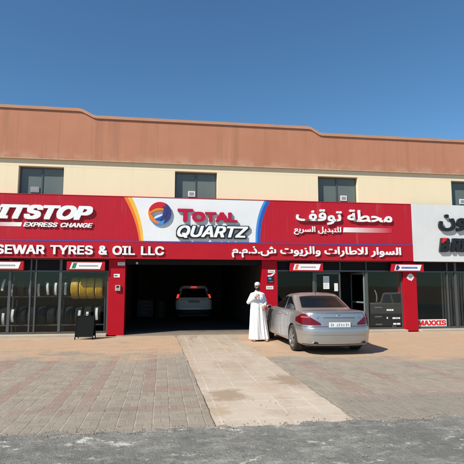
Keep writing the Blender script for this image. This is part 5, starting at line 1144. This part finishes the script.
for k in range(24):
    a0, a1 = 2 * math.pi * k / 24, 2 * math.pi * (k + 1) / 24
    rg.tube([(0.060 * math.cos(a0), ye, 0.925 + 0.042 * math.sin(a0)), (0.060 * math.cos(a1), ye, 0.925 + 0.042 * math.sin(a1))], 0.005, 6)
rg.tube([(-0.015, ye, 0.955), (-0.03, ye, 0.905), (0.035, ye, 0.905)], 0.005, 6)
part('badge', rg, CHROME, car, smooth=60)
part('badge', text_mb('LEXUS', -0.56, -0.36, 0.885, 0.925, lower.at(lower.u_x(0.46, 8.2), 8.2).y - 0.006, 0.012), CHROME, car)
part('badge', text_mb('LS 430', 0.36, 0.56, 0.885, 0.925, lower.at(lower.u_x(0.46, 8.2), 8.2).y - 0.006, 0.012), CHROME, car)
part('aerial', MB().tube([(0, -0.66, 1.45), (0, -0.80, 1.55)], [0.012, 0.004], 8), BLACKPL, car)
part('underbody', MB().box(-0.72, 0.72, -2.1, 2.1, 0.17, 0.26), BLACKPL, car)

# ---- white SUV inside the garage
suv = thing('suv', 'white sport utility car with lit tail lamps inside the dark garage', 'car', (1.56, 8.35, 0.006), R(-1.0))
vl = Shell([
    (0.26, 0.80, -2.12, 2.1, 0.22, 0.35), (0.32, 0.87, -2.22, 2.2, 0.24, 0.38), (0.50, 0.905, -2.26, 2.24, 0.24, 0.4), (0.62, 0.91, -2.26, 2.25, 0.24, 0.4), (0.70, 0.91, -2.22, 2.25, 0.22, 0.4),
    (0.85, 0.905, -2.19, 2.22, 0.20, 0.4), (1.00, 0.885, -2.16, 2.15, 0.18, 0.4), (1.04, 0.83, -2.05, 2.05, 0.16, 0.35), (1.05, 0.5, -1.6, 1.6, 0.1, 0.2)], top=stop, sb=0.05, bowr=0.12, bowf=0.3)
vme = cut_arches(vl.body(4), [(-1.30, 0.345), (1.32, 0.345)], 0.385, 0.58, 1.1, [CARWHITE, BLACKPL])
link('body', vme, [], suv, smooth=38)
vc = Shell([(0.96, 0.86, -2.13, 1.25, 0.18, 0.3), (1.10, 0.835, -2.08, 0.95, 0.18, 0.28), (1.30, 0.775, -1.98, 0.55, 0.18, 0.26), (1.48, 0.72, -1.86, 0.25, 0.18, 0.24), (1.58, 0.67, -1.78, 0.05, 0.17, 0.2), (1.635, 0.58, -1.62, -0.1, 0.15, 0.2), (1.66, 0.3, -1.3, -0.3, 0.1, 0.1)],
    sb=0.04, bowr=0.10, bowf=0.2, yc=-0.4)
part('roof', vc.body(4), CARWHITE, suv, smooth=50, fixn=True)
uv = vc.u_x(0.62, 2)
part('rear_window', vc.patch(-uv, uv, 1.0, 3.5, 0.004, 24, 10), CARGLASS, suv, smooth=50, fixn=True)
for sg in (1, -1):
    part('side_window', vc.patch(vc.u_y(-1.4, 2) * sg, vc.u_y(0.5, 2) * sg, 1.0, lambda f: 3.4 - 1.2 * max(0, f - 0.6), 0.004, 20, 8), CARGLASS, suv, smooth=50, fixn=True)
    u0 = vc.nseg[0] + 2.5
    tl = part('tail_light', vc.patch(u0 * sg, (vc.nseg[0] + vc.nseg[1] + 1.5) * sg, 0.4, 2.55, 0.008, 10, 10), TAIL, suv, smooth=50, fixn=True)
    part('lit_lamp', vc.patch((u0 + 0.6) * sg, (vc.nseg[0] + vc.nseg[1]) * sg, 0.75, 1.75, 0.012, 8, 6), TAIL_LIT, tl, smooth=50, fixn=True)
    for yy in (-1.30, 1.32): wheel(suv, -sg * 0.80, yy, 0.345, 0.22, -sg, RUBBER)
part('brake_light', MB().box(-0.14, 0.14, -1.86, -1.80, 1.60, 1.625), TAIL_LIT, suv)
part('spoiler', MB().box(-0.55, 0.55, -1.90, -1.65, 1.628, 1.655), CARWHITE, suv, bevel=0.01)
vp = part('number_plate', MB().box(-0.26, 0.26, vl.at(0, 5).y - 0.05, vl.at(0, 5).y + 0.01, 0.86, 0.97), GREY_L, suv, bevel=0.004)
part('bumper_cladding', vl.patch(-(vl.nseg[0] + vl.nseg[1] + 2), vl.nseg[0] + vl.nseg[1] + 2, 0.6, 2.3, 0.006, 36, 8), BLACKPL, suv, smooth=50, fixn=True)
part('underbody', MB().box(-0.72, 0.72, -1.9, 1.9, 0.2, 0.28), BLACKPL, suv)

# dim workshop gear along the left wall of the garage
tc = thing('tool_cabinet', 'dim grey tool cabinet by the left wall deep in the garage', 'cabinet', (-0.85, 8.2, 0.006), R(3))
part('carcass', MB().box(-0.40, 0.40, -0.28, 0.28, 0.10, 0.95), plain('grey_cabinet_paint', (0.035, 0.035, 0.037), 0.6), tc, bevel=0.01)
for k in range(4):
    dr = part('drawer', MB().box(-0.37, 0.37, -0.30, -0.281, 0.15 + k * 0.19, 0.32 + k * 0.19), plain('drawer_paint', (0.045, 0.045, 0.047), 0.6), tc, bevel=0.004)
    part('handle', MB().box(-0.16, 0.16, -0.325, -0.301, 0.285 + k * 0.19, 0.305 + k * 0.19), FRAME, dr)
for x in (-0.33, 0.33):
    for y in (-0.22, 0.22): part('caster', MB().tube([(x - 0.02, y, 0.05), (x + 0.02, y, 0.05)], 0.05, 14), BLACKPL, tc)
od = thing('oil_drum', 'grey oil drum beside the tool cabinet in the dark garage', 'drum', (-0.05, 8.6, 0.006))
dm_ = MB(); vs = []; prof = [(0.28, 0.0), (0.29, 0.01), (0.285, 0.03), (0.28, 0.28), (0.292, 0.30), (0.28, 0.32), (0.28, 0.56), (0.292, 0.58), (0.28, 0.60), (0.285, 0.85), (0.29, 0.87), (0.28, 0.88), (0.27, 0.865), (0.0, 0.865)]
for k in range(32):
    a = 2 * math.pi * k / 32
    for r_, z in prof: vs.append((r_ * math.cos(a), r_ * math.sin(a), z))
m_ = len(prof); dm_.add(vs, [(k * m_ + i, ((k + 1) % 32) * m_ + i, ((k + 1) % 32) * m_ + i + 1, k * m_ + i + 1) for k in range(32) for i in range(m_ - 1)])
part('barrel', dm_, plain('drum_paint', (0.045, 0.042, 0.04), 0.6), od, smooth=40)
part('bung', MB().tube([(0.12, -0.1, 0.865), (0.12, -0.1, 0.885)], 0.03, 12), CHROME, od)

# ================================================================== THE MAN
man = thing('person', 'man in long white robe and white cap by the sedan, hand raised to chest', 'person', (2.90, -2.27, 0.0), R(-4))
mb = MB()
# legs and feet
for s_, fx, fy, kx in ((-1, -0.10, 0.00, -0.10), (1, 0.19, -0.05, 0.13)):
    hip = (s_ * 0.09, 0, 0.90); kn = (kx, -0.03, 0.49); an = (fx, fy + 0.02, 0.09)
    mb.cap(hip, kn, 0.085, 0.058); mb.cap(kn, an, 0.055, 0.038)
    to = Vector((fx + (0.07 if s_ > 0 else -0.02), fy - 0.16, 0.035)); mb.cap((fx, fy + 0.045, 0.045), to, 0.036, 0.030); mb.ell(to, (0.042, 0.05, 0.028), 12, 8)
mb.cap((0, 0, 0.95), (0, -0.01, 1.10), 0.125, 0.115); mb.ell((0, 0, 1.28), (0.165, 0.105, 0.18), 20, 14); mb.cap((-0.14, 0.01, 1.415), (0.14, 0.01, 1.415), 0.048, 0.048)
mb.cap((0, 0.01, 1.44), (0, -0.01, 1.56), 0.058, 0.054)
HZ = 1.645
mb.ell((0, 0.0, HZ + 0.02), (0.074, 0.092, 0.095), 20, 14); mb.ell((0, -0.035, HZ - 0.055), (0.056, 0.060, 0.065), 16, 12); mb.ell((0, -0.06, HZ - 0.095), (0.030, 0.028, 0.025), 12, 8)
mb.cap((0, -0.088, HZ + 0.008), (0, -0.108, HZ - 0.028), 0.010, 0.014); mb.ell((0, -0.088, HZ - 0.06), (0.024, 0.014, 0.010), 12, 8); mb.cap((-0.045, -0.075, HZ + 0.03), (0.045, -0.075, HZ + 0.03), 0.014, 0.014)
for s_ in (-1, 1): mb.ell((s_ * 0.076, 0.005, HZ - 0.01), (0.012, 0.022, 0.032), 10, 8)
def hand(wr, dirv, side, up, curl):
    """palm, four curled fingers of unequal length and a thumb from the side of the palm"""
    wr = Vector(wr); d = Vector(dirv).normalized(); u_ = Vector(up); u_ = (u_ - d * u_.dot(d)).normalized(); s_ = d.cross(u_) * side
    pc = wr + d * 0.055
    rot = Matrix((s_, d, u_)).transposed()
    mb.ell(pc, (0.042, 0.055, 0.017), 14, 10, rot)
    for k, (ofs, ln) in enumerate(((0.031, 0.070), (0.010, 0.080), (-0.011, 0.074), (-0.031, 0.058))):
        p = wr + d * 0.092 + s_ * ofs; a = 0.25; q = p
        for j, l in enumerate((0.45, 0.32, 0.23)):
            a += curl; nd = d * math.cos(a) - u_ * math.sin(a); r_ = q + nd * ln * l
            mb.cap(q, r_, 0.0092 - 0.001 * j, 0.0085 - 0.001 * j); q = r_
    t0 = wr + d * 0.028 + s_ * 0.032; t1 = t0 + (d * 0.6 + s_ * 0.7 - u_ * 0.25).normalized() * 0.04; t2 = t1 + (d * 0.9 + s_ * 0.15 - u_ * 0.5).normalized() * 0.034
    mb.cap(t0, t1, 0.013, 0.011); mb.cap(t1, t2, 0.0105, 0.009)
ARM = {-1: [(-0.18, 0.01, 1.395), (-0.275, 0.02, 1.165), (-0.085, -0.235, 1.325)], 1: [(0.18, 0.01, 1.395), (0.248, 0.05, 1.15), (0.185, -0.185, 1.055)]}
for s_, (sh, el, wr) in ARM.items():
    mb.cap(sh, el, 0.046, 0.040); mb.cap(el, wr, 0.040, 0.028)
hand(ARM[-1][2], (0.75, -0.2, 0.55), -1, (-0.2, -0.9, 0.3), 0.55)
hand(ARM[1][2], (-0.25, -0.55, -0.75), 1, (0.3, -0.8, 0.5), 0.45)
part_body = link('body', baked(mb, 'body', 0.0055, 3, 0.5), SKIN, man, smooth=180)
# robe
rb = MB(); N = 72; secs = [(0.055, 0.285, 0.190, 0.035), (0.12, 0.280, 0.186, 0.034), (0.35, 0.255, 0.170, 0.022), (0.60, 0.235, 0.158, 0.012), (0.85, 0.220, 0.150, 0.004), (1.02, 0.212, 0.150, 0.0), (1.18, 0.212, 0.148, 0), (1.32, 0.220, 0.142, 0), (1.41, 0.210, 0.118, 0), (1.455, 0.165, 0.095, 0), (1.485, 0.085, 0.072, 0), (1.52, 0.066, 0.066, 0)]
vs = []; dense = []
for i in range(len(secs) - 1):
    for j in range(8):
        f = j / 8; dense.append([a + (b - a) * f for a, b in zip(secs[i], secs[i + 1])])
dense.append(secs[-1])
for z, hw, hd, cx in dense:
    A = 0.046 * max(0, (1.12 - z)) ** 0.7 + 0.006
    for k in range(N):
        p = 2 * math.pi * k / N
        fold = A * (0.5 * math.sin(7 * p + 0.6 + 0.9 * z) + 0.35 * math.sin(11 * p + 2.0 - 1.4 * z) + 0.25 * math.sin(17 * p + z * 2)) if z < 1.42 else 0
        pull = 0.008 * math.sin(z * 34 + 5 * p) * max(0, 1 - abs(z - 1.12) / 0.25)
        e = 0.86
        c_, s__ = math.cos(p), math.sin(p)
        vs.append((cx + (hw + fold + pull) * math.copysign(abs(c_) ** e, c_), 0.0 + (hd + fold + pull) * math.copysign(abs(s__) ** e, s__), z))
fs = [(i * N + k, i * N + (k + 1) % N, (i + 1) * N + (k + 1) % N, (i + 1) * N + k) for i in range(len(dense) - 1) for k in range(N)]
fs.append(list(range(N - 1, -1, -1))); fs.append([(len(dense) - 1) * N + k for k in range(N)])
rb.add(vs, fs)
for s_, (sh, el, wr) in ARM.items():
    sh, el, wr = Vector(sh), Vector(el), Vector(wr); cuff = el + (wr - el) * 0.93
    rb.cap(sh + Vector((-0.02 * s_, 0, -0.01)), el, 0.072, 0.060); rb.tube([el, el + (cuff - el) * 0.5, cuff], [0.060, 0.056, 0.056], 16); rb.ell(el, (0.062, 0.062, 0.062), 14, 10)
    for k in range(4):
        q = sh + (el - sh) * (0.35 + 0.2 * k); rb.ell(q + Vector((0, -0.045, 0)), (0.05, 0.035, 0.016), 10, 8)
part('robe', MB(), CLOTH, man) if False else link('robe', baked(rb, 'robe', 0.0075, 3, 0.5), CLOTH, man, smooth=180)
part('collar', MB().tube([(0.064 * math.cos(a), 0.002 + 0.066 * math.sin(a), 1.515 - 0.012 * math.sin(-a)) for a in [2 * math.pi * k / 24 for k in range(25)]], 0.010, 8), CLOTH, man, smooth=60)
cpv = MB(); vs = []; CN = 40
for j, (z, r_) in enumerate(((-0.020, 1.02), (-0.015, 1.06), (0.025, 1.09), (0.052, 1.00), (0.070, 0.82), (0.080, 0.5), (0.083, 0.02))):
    for k in range(CN): a = 2 * math.pi * k / CN; vs.append((0.077 * r_ * math.cos(a), 0.004 + 0.095 * r_ * math.sin(a), HZ + 0.050 + z + 0.010 * (-math.sin(a) if False else math.sin(a) * -0.6)))
cpv.add(vs, [(j * CN + k, j * CN + (k + 1) % CN, (j + 1) * CN + (k + 1) % CN, (j + 1) * CN + k) for j in range(6) for k in range(CN)])
part('cap', cpv, CLOTH, man, smooth=60, fixn=True)
bd = MB(); bd.ell((0, -0.048, HZ - 0.078), (0.060, 0.060, 0.048), 20, 14); bd.ell((0, -0.055, HZ - 0.115), (0.040, 0.042, 0.030), 16, 10); bd.ell((0, -0.098, HZ - 0.043), (0.030, 0.012, 0.008), 12, 8)
for s_ in (-1, 1): bd.cap((s_ * 0.058, -0.03, HZ - 0.055), (s_ * 0.070, -0.005, HZ + 0.025), 0.017, 0.010)
link('beard', baked(bd, 'beard', 0.005, 2, 0.5), HAIR, man, smooth=180)
hr = MB(); hr.ell((0, 0.018, HZ + 0.02), (0.077, 0.085, 0.075), 20, 12); part('hair', hr, HAIR, man, smooth=60)
gl = MB()
for s_ in (-1, 1): gl.ell((s_ * 0.032, -0.098, HZ + 0.008), (0.026, 0.006, 0.019), 16, 8); gl.tube([(s_ * 0.056, -0.092, HZ + 0.014), (s_ * 0.080, -0.01, HZ + 0.012)], 0.003, 6)
gl.tube([(-0.010, -0.102, HZ + 0.012), (0.010, -0.102, HZ + 0.012)], 0.003, 6)
part('sunglasses', gl, BLACK_L, man, smooth=60)
for s_, fx, fy in ((-1, -0.10, 0.0), (1, 0.19, -0.05)):
    dx = 0.07 if s_ > 0 else -0.02
    m = MB(); a_ = Vector((fx, fy + 0.085, 0.008)); b_ = Vector((fx + dx * 1.25, fy - 0.215, 0.008)); d = (b_ - a_); nn = Vector((-d.y, d.x, 0)).normalized()
    m.obox((a_ + b_) / 2, d / 2, nn * 0.046, Vector((0, 0, 0.008)))
    m.tube([(a_ + d * 0.62 - nn * 0.045) + Vector((0, 0, 0.01)), (a_ + d * 0.60) + Vector((0, 0, 0.066)), (a_ + d * 0.62 + nn * 0.045) + Vector((0, 0, 0.01))], 0.011, 8)
    part('sandal', m, LEATHER, man, bevel=0.004)
